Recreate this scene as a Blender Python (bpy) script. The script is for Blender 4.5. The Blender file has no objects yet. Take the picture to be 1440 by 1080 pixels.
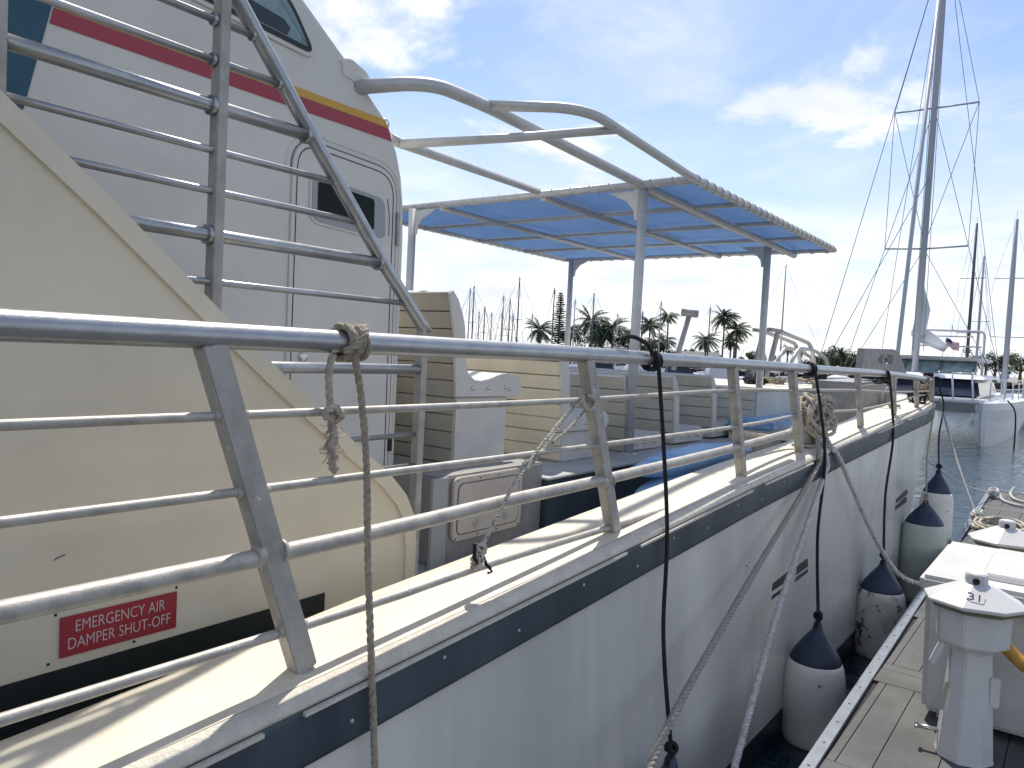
import bpy, bmesh, math, random
from mathutils import Vector as V, Matrix, noise
random.seed(7)
C = bpy.context.scene.collection
R = math.radians
ZC = 2.86                      # eye height over the water; measured z values below are relative to the eye

# ------------------------------------------------------------------ camera, world, sun, exposure
F, ROLL, PIT, YAW = 1080.0, R(2.86), R(2.47), R(36.87)
fw = V((math.cos(YAW)*math.cos(PIT), math.sin(YAW)*math.cos(PIT), -math.sin(PIT)))
r0 = V((math.sin(YAW), -math.cos(YAW), 0)); u0 = r0.cross(fw)
rt = r0*math.cos(ROLL) + u0*math.sin(ROLL); up = u0*math.cos(ROLL) - r0*math.sin(ROLL)
cam = bpy.data.cameras.new("camera"); cam.sensor_width = 36; cam.lens = 27.0
cam.clip_start = 0.05; cam.clip_end = 6000
co = bpy.data.objects.new("camera", cam); C.objects.link(co)
M = Matrix((rt, up, -fw)).transposed().to_4x4(); M.translation = V((0, 0, ZC)); co.matrix_world = M
bpy.context.scene.camera = co

SUN_AZ, SUN_EL = math.atan2(.53, .85), R(57.5)
sd = V((math.cos(SUN_AZ)*math.cos(SUN_EL), math.sin(SUN_AZ)*math.cos(SUN_EL), math.sin(SUN_EL)))
w = bpy.data.worlds.new("World"); bpy.context.scene.world = w; w.use_nodes = True
nt = w.node_tree; N = nt.nodes; L = nt.links
bg = N['Background']; bg.inputs[1].default_value = 0.11
sky = N.new('ShaderNodeTexSky'); sky.sky_type = 'NISHITA'; sky.sun_disc = False
sky.sun_elevation = SUN_EL; sky.sun_rotation = math.atan2(sd.x, sd.y); sky.air_density = 1.0; sky.dust_density = 0.6
def wmath(op, a, b=None, cl=False):
    n = N.new('ShaderNodeMath'); n.operation = op; n.use_clamp = cl
    for i, x in enumerate((a, b)):
        if x is None: continue
        if isinstance(x, (int, float)): n.inputs[i].default_value = x
        else: L.new(x, n.inputs[i])
    return n.outputs[0]
tc = N.new('ShaderNodeTexCoord'); sx = N.new('ShaderNodeSeparateXYZ'); L.new(tc.outputs['Generated'], sx.inputs[0])
zz = wmath('MAXIMUM', sx.outputs[2], 0.0); den = wmath('ADD', zz, 0.16)
cx = N.new('ShaderNodeCombineXYZ'); L.new(wmath('DIVIDE', sx.outputs[0], den), cx.inputs[0]); L.new(wmath('DIVIDE', sx.outputs[1], den), cx.inputs[1])
def wnoise(scale, detail, off, rough=.55, dist=0.3):
    mp = N.new('ShaderNodeMapping'); mp.inputs[1].default_value = off; L.new(cx.outputs[0], mp.inputs[0])
    n = N.new('ShaderNodeTexNoise'); n.inputs['Scale'].default_value = scale; n.inputs['Detail'].default_value = detail
    n.inputs['Roughness'].default_value = rough; n.inputs['Distortion'].default_value = dist; L.new(mp.outputs[0], n.inputs[0]); return n.outputs[0]
def ramp(src, a, b):
    n = N.new('ShaderNodeMapRange'); n.interpolation_type = 'SMOOTHSTEP'
    n.inputs[1].default_value = a; n.inputs[2].default_value = b; L.new(src, n.inputs[0]); return n.outputs[0]
puffs = ramp(wnoise(1.25, 9, (8.21, 10.87, 0), .58, .2), .51, .63)
wisps = wmath('MULTIPLY', ramp(wnoise(.9, 7, (8.3, 2.2, 4), .62, 1.6), .42, .76), .50)
low = ramp(sx.outputs[2], .36, .03)            # the cloud bank thickens to the horizon
bank = wmath('MULTIPLY', low, ramp(wnoise(.7, 8, (1.2, 6.6, 2), .6, .4), .25, .55))
cov = wmath('MAXIMUM', wmath('MAXIMUM', puffs, wisps), wmath('MAXIMUM', bank, ramp(sx.outputs[2], .24, -.04)), True)
cov = wmath('MULTIPLY', cov, .97)
shade = wnoise(2.3, 6, (5, 5, 1))
cc = N.new('ShaderNodeMix'); cc.data_type = 'RGBA'; L.new(ramp(shade, .36, .62), cc.inputs[0])
cc.inputs[6].default_value = (6.9, 7.3, 8.1, 1); cc.inputs[7].default_value = (9.4, 9.3, 9.2, 1)
mx = N.new('ShaderNodeMix'); mx.data_type = 'RGBA'; L.new(cov, mx.inputs[0])
hs = N.new('ShaderNodeMix'); hs.data_type = 'RGBA'; hs.blend_type = 'MULTIPLY'; hs.inputs[0].default_value = 1
L.new(sky.outputs[0], hs.inputs[6]); hs.inputs[7].default_value = (1.10, 1.12, 1.22, 1)
L.new(hs.outputs[2], mx.inputs[6]); L.new(cc.outputs[2], mx.inputs[7]); L.new(mx.outputs[2], bg.inputs[0])
sl = bpy.data.lights.new("sun", 'SUN'); sl.energy = 4.3; sl.angle = R(0.9); sl.color = (1, .95, .86)
so = bpy.data.objects.new("sun", sl); C.objects.link(so); so.rotation_euler = sd.to_track_quat('Z', 'Y').to_euler(); so.location = (0, 0, 60)
vs = bpy.context.scene.view_settings; vs.view_transform = 'Standard'; vs.look = 'None'; vs.gamma = 1; vs.exposure = 0.25

# ------------------------------------------------------------------ measuring helpers (sight line meets a plane), eye-relative metres
def ray(x, y): return fw + rt*((x-720)/F) + up*((540-y)/F)
def ay(x, y, Y): v = ray(x, y); return v*(Y/v.y)
def az(x, y, Z): v = ray(x, y); return v*(Z/v.z)
def ad(x, y, D): return ray(x, y)*D
def lerp(t, x):
    if x <= t[0][0]: return t[0][1]
    for (a, b), (c, d) in zip(t, t[1:]):
        if x <= c: return b + (d-b)*(x-a)/(c-a)
    return t[-1][1]

# ------------------------------------------------------------------ materials
MATS = {}
def mat(name, col, rough=.5, metal=0, col2=None, scale=6, bump=0, bscale=40, speck=None, sscale=60, sthr=.68, streak=False, spec=None, trans=0, alpha=None, swidth=.04):
    if name in MATS: return MATS[name]
    m = bpy.data.materials.new(name); m.use_nodes = True; t = m.node_tree; n = t.nodes; l = t.links
    b = n['Principled BSDF']; b.inputs['Roughness'].default_value = rough; b.inputs['Metallic'].default_value = metal
    if spec is not None: b.inputs['Specular IOR Level'].default_value = spec
    b.inputs['Base Color'].default_value = (*col, 1)
    tcn = n.new('ShaderNodeTexCoord'); src = tcn.outputs['Object']
    def noi(sc, det=6, vec=None, rg=.6):
        q = n.new('ShaderNodeTexNoise'); q.inputs['Scale'].default_value = sc; q.inputs['Detail'].default_value = det; q.inputs['Roughness'].default_value = rg
        l.new(vec or src, q.inputs[0]); return q.outputs[0]
    def mr(s, a, b2):
        q = n.new('ShaderNodeMapRange'); q.interpolation_type = 'SMOOTHSTEP'; q.inputs[1].default_value = a; q.inputs[2].default_value = b2; l.new(s, q.inputs[0]); return q.outputs[0]
    cur = None
    if col2:
        vec = None
        if streak:
            mp = n.new('ShaderNodeMapping'); mp.inputs[3].default_value = (1, 1, .12); l.new(src, mp.inputs[0]); vec = mp.outputs[0]
        q = n.new('ShaderNodeMix'); q.data_type = 'RGBA'; l.new(mr(noi(scale, 8, vec), .35, .68), q.inputs[0])
        q.inputs[6].default_value = (*col, 1); q.inputs[7].default_value = (*col2, 1); cur = q.outputs[2]
    if speck:
        q = n.new('ShaderNodeMix'); q.data_type = 'RGBA'; l.new(mr(noi(sscale, 5), sthr, sthr+swidth), q.inputs[0])
        if cur: l.new(cur, q.inputs[6])
        else: q.inputs[6].default_value = (*col, 1)
        q.inputs[7].default_value = (*speck, 1); cur = q.outputs[2]
    if cur: l.new(cur, b.inputs['Base Color'])
    if rough > .15:
        q = n.new('ShaderNodeMapRange'); q.inputs[3].default_value = max(rough-.1, .05); q.inputs[4].default_value = min(rough+.12, 1); l.new(noi(scale*1.7), q.inputs[0]); l.new(q.outputs[0], b.inputs['Roughness'])
    if bump:
        q = n.new('ShaderNodeBump'); q.inputs['Strength'].default_value = bump; q.inputs['Distance'].default_value = .01; l.new(noi(bscale, 6), q.inputs['Height']); l.new(q.outputs[0], b.inputs['Normal'])
    if trans:
        tr = n.new('ShaderNodeBsdfTranslucent'); tr.inputs[0].default_value = (*col, 1); ms = n.new('ShaderNodeMixShader'); ms.inputs[0].default_value = trans
        l.new(b.outputs[0], ms.inputs[1]); l.new(tr.outputs[0], ms.inputs[2]); l.new(ms.outputs[0], n['Material Output'].inputs[0])
        if cur: l.new(cur, tr.inputs[0])
    MATS[name] = m; return m
hullwhite = mat('hull_white', (.66, .645, .59), .28, 0, (.46, .455, .43), 1.0, streak=True, speck=(.20, .18, .15), sscale=13, sthr=.74, bump=.05, bscale=3)
capcream = mat('cap_cream', (.74, .68, .55), .6, 0, (.68, .61, .48), 5, bump=.25, bscale=60, speck=(.38, .30, .21), sscale=38, sthr=.735)
lipm = mat('lip_grey', (.68, .63, .53), .65, 0, (.58, .53, .45), 14, bump=.8, bscale=70, speck=(.42, .38, .32), sscale=40, sthr=.69)
navy = mat('navy_band', (.026, .045, .06), .5, 0, (.055, .078, .095), 2.5, streak=True, speck=(.17, .18, .18), sscale=22, sthr=.72, bump=.2, bscale=25)
boot = mat('boot_navy', (.012, .022, .04), .3)
cabw = mat('cabin_white', (.68, .655, .60), .38, 0, (.63, .605, .55), 2.5, speck=(.40, .38, .34), sscale=16, sthr=.76, bump=.03, bscale=8)
panelc = mat('panel_cream', (.72, .645, .50), .5, 0, (.66, .59, .455), 2.2, bump=.05, bscale=12, speck=(.3, .26, .2), sscale=22, sthr=.77)
floorm = mat('deck_grey', (.42, .43, .42), .75, 0, (.33, .34, .33), 5, bump=.4, bscale=90)
alu = mat('aluminium', (.41, .42, .43), .34, .8, (.34, .35, .36), 9, bump=.12, bscale=90)
aluw = mat('aluminium_worn', (.50, .47, .42),   .52, .35, (.36, .34, .305), 12, bump=.16, bscale=90, speck=(.72, .69, .62), sscale=42, sthr=.665)
aluu = mat('post_paint', (.46, .44, .40), .6, .2, (.34, .325, .295), 9, bump=.4, bscale=60, speck=(.74, .72, .67), sscale=30, sthr=.66)
awnalu = mat('awning_tube', (.56, .56, .55), .45, .2, (.49, .49, .48), 10, bump=.05)
blue = mat('awning_blue', (.125, .235, .46), .8, 0, (.105, .205, .42), 2.5, trans=.30, bump=.15, bscale=30)
cordw = mat('lacing_cord', (.66, .64, .60), .8)
dark = mat('dark_glass', (.008, .014, .016), .15, spec=.12)
rubber = mat('window_rubber', (.015, .018, .025), .5)
glass = mat('window_tint', (.30, .40, .40), .06, 0, (.16, .22, .23), 2.5)
redp = mat('red_paint', (.36, .035, .06), .4); yelp = mat('yellow_paint', (.62, .34, .04), .4); tealp = mat('teal_paint', (.012, .075, .12), .35)
signred = mat('sign_red', (.36, .022, .035), .42, 0, (.31, .03, .04), 12); letter = mat('sign_white', (.62, .56, .55), .5)
black = mat('black', (.012, .012, .013), .6); blackrope = mat('black_rope', (.014, .014, .018), .85, bump=.6, bscale=180)
brownrope = mat('brown_rope', (.48, .41, .32), .9, 0, (.32, .27, .21), 40, bump=.8, bscale=200)
palerope = mat('pale_rope', (.62, .56, .47), .9, 0, (.44, .38, .30), 30, bump=.8, bscale=180)
greyrope = mat('grey_rope', (.46, .42, .37), .95, 0, (.34, .31, .27), 60, bump=1, bscale=220)
whiterope = mat('white_rope', (.66, .65, .62), .9, 0, (.48, .46, .43), 25, bump=.6, bscale=160)
fleckrope = mat('flecked_rope', (.60, .56, .48), .9, 0, (.55, .50, .42), 20, speck=(.04, .04, .05), sscale=95, sthr=.56, bump=.5, bscale=200)
fendw = mat('fender_white', (.85, .82, .74), .5, 0, (.78, .74, .65), 4, speck=(.16, .12, .09), sscale=9, sthr=.66, swidth=.08)
fendd = mat('fender_dirty', (.72, .68, .60), .55, 0, (.56, .51, .43), 6, speck=(.12, .10, .08), sscale=11, sthr=.56, swidth=.08)
fendg = mat('fender_green', (.56, .60, .50), .5, 0, (.44, .48, .40), 3)
fendb = mat('fender_cap_blue', (.015, .028, .06), .5, 0, (.03, .045, .08), 6)
bwhite = mat('bench_white', (.66, .635, .58), .5, 0, (.60, .575, .525), 4)
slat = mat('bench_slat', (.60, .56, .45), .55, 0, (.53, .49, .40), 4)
slat_shaded = mat('bench_slat_shaded', (.43, .40, .33), .55, 0, (.37, .345, .285), 4)  # darker slat copy, the first bench's shade put into the colour
slatb = mat('bench_cream', (.72, .66, .50), .55, 0, (.64, .58, .43), 4)  # lighter slat copy, bounced light painted on the second bench; also the deck box
hatchm = mat('hatch_cream', (.55, .49, .42), .5, 0, (.48, .42, .36), 5, speck=(.25, .2, .16), sscale=26, sthr=.72)
steel = mat('steel', (.55, .55, .55), .25, 1)
tarp = mat('tarp_blue', (.30, .50, .74), .45, 0, (.16, .32, .58), 4, bump=.5, bscale=12)
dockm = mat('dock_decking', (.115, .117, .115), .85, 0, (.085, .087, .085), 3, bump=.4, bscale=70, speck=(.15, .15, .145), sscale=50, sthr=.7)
dockg = mat('dock_gap', (.02, .02, .02), .9)
fascia = mat('dock_fascia', (.22, .24, .27), .45, .3, (.17, .19, .22), 8, speck=(.1, .08, .06), sscale=30, sthr=.72)
boxw = mat('box_white', (.58, .57, .55), .55, 0, (.49, .48, .45), 3, speck=(.40, .35, .27), sscale=12, sthr=.70, swidth=.12, bump=.25, bscale=90)
pedw = mat('pedestal_white', (.62, .615, .60), .42, 0, (.56, .555, .54), 4, speck=(.3, .27, .22), sscale=35, sthr=.74)
khaki = mat('khaki_edge', (.16, .15, .09), .6); plug = mat('plug_yellow', (.55, .30, .045), .45, 0, (.42, .22, .04), 20)
gelcoat = mat('gelcoat', (.72, .73, .74), .25); gel2 = mat('boat_grey', (.30, .34, .40), .35); cnavy = mat('canvas_navy', (.02, .03, .06), .8); sailw = mat('sail_white', (.66, .67, .68), .8)
mastm = mat('mast_grey', (.46, .48, .52), .4, 0); mastd = mat('mast_dark', (.10, .11, .12), .5); wire = mat('wire', (.20, .22, .25), .4, .5)
trunk = mat('palm_trunk', (.18, .14, .10), .9, 0, (.10, .08, .06), 3); frond = mat('palm_frond', (.035, .065, .025), .6, 0, (.055, .085, .03), 1.2, trans=.12)
leafm = mat('leaf_dark', (.03, .06, .025), .7, 0, (.06, .09, .03), .9, trans=.2); pinem = mat('pine_green', (.02, .035, .02), .8)
shorem = mat('shore', (.30, .27, .22), .9, 0, (.20, .18, .15), .3); rockm = mat('rock', (.09, .085, .08), .9, 0, (.16, .15, .14), 1.5, bump=1, bscale=3)
brownp = mat('bow_grey', (.30, .29, .28), .55, 0, (.22, .21, .20), 6, bump=.2)
# water
wm = bpy.data.materials.new('water'); wm.use_nodes = True; t = wm.node_tree; b = t.nodes['Principled BSDF']
b.inputs['Base Color'].default_value = (.012, .035, .045, 1); b.inputs['Roughness'].default_value = .06; b.inputs['Specular IOR Level'].default_value = .5
tc2 = t.nodes.new('ShaderNodeTexCoord'); prev = None
for sc, st, dist, s in ((5.5, .5, .05, (1, .55, 1)), (1.6, .7, .16, (.8, 1, 1)), (16, .35, .02, (1, 1, 1))):
    mp = t.nodes.new('ShaderNodeMapping'); mp.inputs[3].default_value = s; mp.inputs[2].default_value = (0, 0, .5); t.links.new(tc2.outputs['Object'], mp.inputs[0])
    n1 = t.nodes.new('ShaderNodeTexNoise'); n1.inputs['Scale'].default_value = sc; n1.inputs['Detail'].default_value = 4; n1.inputs['Distortion'].default_value = .5; t.links.new(mp.outputs[0], n1.inputs[0])
    bp = t.nodes.new('ShaderNodeBump'); bp.inputs['Strength'].default_value = st; bp.inputs['Distance'].default_value = dist; t.links.new(n1.outputs[0], bp.inputs['Height'])
    if prev: t.links.new(prev.outputs[0], bp.inputs['Normal'])
    prev = bp
t.links.new(prev.outputs[0], b.inputs['Normal'])

# ------------------------------------------------------------------ mesh building; parts are given in eye-relative coordinates
class MB:
    def __init__(s): s.v = []; s.f = []; s.sm = []; s.mi = []; s.cm = 0
    def add(s, vs, fs, smooth=False):
        o = len(s.v); s.v += [V(x) for x in vs]
        for f in fs: s.f.append([i+o for i in f]); s.sm.append(smooth); s.mi.append(s.cm)
        return s
    def box(s, a, b):
        x0, y0, z0 = a; x1, y1, z1 = b
        return s.hexa([(x0,y0,z0),(x1,y0,z0),(x1,y1,z0),(x0,y1,z0),(x0,y0,z1),(x1,y0,z1),(x1,y1,z1),(x0,y1,z1)])
    def hexa(s, p): return s.add(p, [(3,2,1,0),(4,5,6,7),(0,1,5,4),(1,2,6,5),(2,3,7,6),(3,0,4,7)])
    def bar(s, p, q, wx, wy, ax=V((1,0,0))):        # square bar from p to q
        p = V(p); q = V(q); d = (q-p).normalized(); a = (ax - d*ax.dot(d)).normalized(); c = d.cross(a)
        return s.hexa([p-a*wx/2-c*wy/2, p+a*wx/2-c*wy/2, p+a*wx/2+c*wy/2, p-a*wx/2+c*wy/2, q-a*wx/2-c*wy/2, q+a*wx/2-c*wy/2, q+a*wx/2+c*wy/2, q-a*wx/2+c*wy/2])
    def tube(s, pts, r, n=12, caps=True, rs=None):
        pts = [V(p) for p in pts]; rings = []; d = (pts[1]-pts[0]).normalized()
        a = d.orthogonal().normalized(); vs = []; fs = []
        for i, p in enumerate(pts):
            if i == 0: t_ = pts[1]-pts[0]
            elif i == len(pts)-1: t_ = pts[-1]-pts[-2]
            else: t_ = (pts[i+1]-pts[i]).normalized() + (pts[i]-pts[i-1]).normalized()
            if t_.length < 1e-9: t_ = d
            t_ = t_.normalized(); a = (a - t_*a.dot(t_)).normalized(); c = t_.cross(a); rr = rs[i] if rs else r
            for k in range(n):
                g = 2*math.pi*k/n; vs.append(p + a*math.cos(g)*rr + c*math.sin(g)*rr)
        for i in range(len(pts)-1):
            for k in range(n):
                k2 = (k+1) % n; fs.append((i*n+k, i*n+k2, (i+1)*n+k2, (i+1)*n+k))
        s.add(vs, fs, True)
        if caps: o = len(s.v)-len(vs); s.f += [[o+k for k in range(n)][::-1], [o+(len(pts)-1)*n+k for k in range(n)]]; s.sm += [False]*2; s.mi += [s.cm]*2
        return s
    def lathe(s, prof, c, n=28, smooth=True, axis=None):  # prof (r,z) upward about c
        c = V(c); q = axis.to_track_quat('Z', 'Y') if axis else None; vs = []; fs = []
        for r_, z_ in prof:
            for k in range(n):
                g = 2*math.pi*k/n; p = V((r_*math.cos(g), r_*math.sin(g), z_)); vs.append(c + (q @ p if q else p))
        for i in range(len(prof)-1):
            for k in range(n): k2 = (k+1) % n; fs.append((i*n+k, i*n+k2, (i+1)*n+k2, (i+1)*n+k))
        fs.append(tuple(range(n))[::-1]); fs.append(tuple((len(prof)-1)*n+k for k in range(n)))
        return s.add(vs, fs, smooth)
    def prism(s, prof, y0, y1):                     # prof (x,z) extruded along Y
        n = len(prof); vs = [(x, y0, z) for x, z in prof] + [(x, y1, z) for x, z in prof]
        fs = [tuple(range(n)), tuple(range(2*n-1, n-1, -1))] + [(i, i+n, (i+1) % n + n, (i+1) % n) for i in range(n)]
        return s.add(vs, fs)
    def rope(s, pts, r, pitch=None, step=None, n=6, strands=3):
        pts = path(pts, step or r*.9); pitch = pitch or r*7; d0 = None; a = None; st = [[] for _ in range(strands)]; tl = 0
        for i, p in enumerate(pts):
            t_ = (pts[min(i+1, len(pts)-1)] - pts[max(i-1, 0)]).normalized()
            a = (t_.orthogonal() if a is None else a - t_*a.dot(t_)).normalized(); c = t_.cross(a)
            if i: tl += (p-pts[i-1]).length
            for k in range(strands):
                g = 2*math.pi*(tl/pitch + k/strands); st[k].append(p + (a*math.cos(g)+c*math.sin(g))*r*.5)
        for q in st: s.tube(q, r*.54, n)
        return s
    def build(s, name, m, parent=None, base=None, bevel=0, auto=False, label=None):
        base = V(base) if base is not None else (V(parent['_b']) if parent is not None and '_b' in parent else V((0, 0, 0)))
        me = bpy.data.meshes.new(name); me.from_pydata([tuple(p-base) for p in s.v], [], s.f)
        for q in (m if isinstance(m, (list, tuple)) else [m]): me.materials.append(q)
        me.polygons.foreach_set('use_smooth', s.sm)
        if isinstance(m, (list, tuple)): me.polygons.foreach_set('material_index', s.mi)
        bm_ = bmesh.new(); bm_.from_mesh(me); bmesh.ops.recalc_face_normals(bm_, faces=bm_.faces)
        if bevel:
            ed = [e for e in bm_.edges if len(e.link_faces) == 2 and e.calc_face_angle(0) > .5]
            bmesh.ops.bevel(bm_, geom=ed, offset=bevel, segments=2, affect='EDGES', clamp_overlap=True)
        bm_.to_mesh(me); bm_.free(); me.update()
        o = bpy.data.objects.new(name, me); C.objects.link(o); o['_b'] = tuple(base)
        if parent is not None: o.parent = parent
        else: o.location = base + V((0, 0, ZC))
        if label: o['label'] = label
        return o
def path(pts, step):
    pts = [V(p) for p in pts]; out = []
    for i in range(len(pts)-1):
        p0 = pts[max(i-1, 0)]; p1 = pts[i]; p2 = pts[i+1]; p3 = pts[min(i+2, len(pts)-1)]
        n = max(int((p2-p1).length/step), 1)
        for k in range(n):
            t_ = k/n; out.append(.5*((2*p1)+(p2-p0)*t_+(2*p0-5*p1+4*p2-p3)*t_*t_+(3*p1-p0-3*p2+p3)*t_**3))
    return out + [pts[-1]]
def fillet(pts, r, n=7):
    pts = [V(p) for p in pts]; out = [pts[0]]
    for a, b_, c in zip(pts, pts[1:], pts[2:]):
        d1 = (a-b_); d2 = (c-b_); q = min(r, d1.length*.49, d2.length*.49); p = b_+d1.normalized()*q; e = b_+d2.normalized()*q
        out += [p*(1-k/n)**2 + b_*2*(k/n)*(1-k/n) + e*(k/n)**2 for k in range(n+1)]
    return out + [pts[-1]]
def thing(name, label, cat, base, group=None):
    o = bpy.data.objects.new(name, None); C.objects.link(o); o.location = V(base)+V((0, 0, ZC)); o['_b'] = tuple(V(base))
    o['label'] = label; o['category'] = cat; o.empty_display_size = .1
    if group: o['group'] = group
    return o
def tag(o, label, cat, group=None, kind=None):
    if label: o['label'] = label
    if cat: o['category'] = cat
    if group: o['group'] = group
    if kind: o['kind'] = kind
    return o
def part(name, parent): # an empty that only gathers sub-parts
    o = bpy.data.objects.new(name, None); C.objects.link(o); o.parent = parent; o['_b'] = parent['_b']; return o
def text_mb(txt, size, origin, dx, dz, m, name, parent, thick=.001, spacing=1.0, fit=None):
    cu = bpy.data.curves.new('t', 'FONT'); cu.body = txt; cu.size = size; cu.extrude = thick; cu.align_x = 'CENTER'; cu.align_y = 'CENTER'; cu.resolution_u = 4; cu.offset = -.012*size; cu.space_character = spacing
    ob = bpy.data.objects.new('t', cu); C.objects.link(ob); dg = bpy.context.evaluated_depsgraph_get(); me = bpy.data.meshes.new_from_object(ob.evaluated_get(dg))
    bpy.data.objects.remove(ob); bpy.data.curves.remove(cu)
    origin = V(origin); dx = V(dx).normalized(); dz = V(dz).normalized(); nn = dx.cross(dz)
    wd = max(v.co.x for v in me.vertices)-min(v.co.x for v in me.vertices); k = fit/wd if fit else 1
    mb = MB(); mb.add([origin + dx*v.co.x*k + dz*v.co.y + nn*v.co.z for v in me.vertices], [tuple(p.vertices) for p in me.polygons])
    bpy.data.meshes.remove(me); return mb.build(name, m, parent)
WZ = -ZC
# ------------------------------------------------------------------ setting: water, shore
mb = MB(); mb.add([(-3000, -3000, WZ), (3000, -3000, WZ), (3000, 3000, WZ), (-3000, 3000, WZ)], [(0, 1, 2, 3)])
tag(mb.build('water', wm), 'dark rippled harbour water', None, kind='structure')
def cd(lat, dep, z): v = V((.6, -.8, 0))*lat + V((.8, .6, 0))*dep; return V((v.x, v.y, z))  # ground point: metres to the right and ahead
mb = MB(); P = [cd(-260, 150, -1.7), cd(60, 150, -1.7), cd(120, 165, -1.7), cd(340, 190, -1.7), cd(900, 900, -1.7), cd(-900, 900, -1.7)]
mb.add(P, [(0, 1, 2, 3, 4, 5)]); tag(mb.build('shore', shorem), 'pale strip of shore across the harbour', None, kind='structure')
mb = MB(); top = [P[0], P[1], P[2], P[3]]
for a, b_ in zip(top, top[1:]):
    n = int((b_-a).length/2.2)
    for k in range(n):
        p = a.lerp(b_, k/n) + V((random.uniform(-.6, .6), random.uniform(-.6, .6), 0)); r_ = random.uniform(1.0, 1.7)
        for dz in (-.9, -.1):
            vs = [p + V((random.uniform(-1, 1)*r_, random.uniform(-1, 1)*r_, dz+random.uniform(-.7, .5))) for _ in range(8)]
            bmx = bmesh.new(); [bmx.verts.new(v) for v in vs]; bmesh.ops.convex_hull(bmx, input=bmx.verts); bmx.verts.index_update()
            mb.add([v.co.copy() for v in bmx.verts], [tuple(v.index for v in f.verts) for f in bmx.faces]); bmx.free()
tag(mb.build('breakwater', rockm), 'dark boulders along the far shoreline', 'rocks', kind='stuff')

# ------------------------------------------------------------------ the dock
DZ = -2.15
def dedge(X): return 1.01 + .0215*X
dk = MB(); X0, X1 = -3, 16.8
dk.hexa([(X0, -3, DZ-.35), (X1, -3, DZ-.35), (X1, dedge(X1)-.06, DZ-.35), (X0, dedge(X0)-.06, DZ-.35), (X0, -3, DZ-.02), (X1, -3, DZ-.02), (X1, dedge(X1)-.06, DZ-.02), (X0, dedge(X0)-.06, DZ-.02)])
dock = tag(dk.build('dock', dockg), 'floating dock beside the white hull', None, kind='structure')
pl = MB(); x = X0
random.seed(3)
k = 0
while x < X1-.1:               # panels: border boards across, then boards along the dock
    L_ = 1.75; e = dedge(x)-.075
    pl.box((x+.004, -3, DZ-.018), (x+.27, e, DZ)); pl.box((x+.278, -3, DZ-.018), (x+.40, e, DZ-.001))
    y = e
    for bw in (.05, .175, .28, .28, .28, .28, .28, .28, .28, .28, .28, .28, .28, .28):
        pl.box((x+.406, y-bw+.006, DZ-.018), (min(x+L_, X1), y, DZ-random.uniform(0, .002))); y -= bw
    x += L_
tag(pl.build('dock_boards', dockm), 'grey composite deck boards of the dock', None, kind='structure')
fa = MB(); fa.hexa([(X0, dedge(X0)-.07, DZ-.3), (X1, dedge(X1)-.07, DZ-.3), (X1, dedge(X1), DZ-.3), (X0, dedge(X0), DZ-.3), (X0, dedge(X0)-.07, DZ+.012), (X1, dedge(X1)-.07, DZ+.012), (X1, dedge(X1), DZ+.012), (X0, dedge(X0), DZ+.012)])
fa.box((X1, -3, DZ-.3), (X1+.07, dedge(X1), DZ+.012))
for i in range(60): fa.lathe([(.009, 0), (.009, .004), (.003, .006)], (X0+.2+i*.32, dedge(X0+.2+i*.32)-.035, DZ+.012), 8)
tag(fa.build('dock_edge', fascia, bevel=.006), 'metal edge strip along the dock', None, kind='structure')

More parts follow.
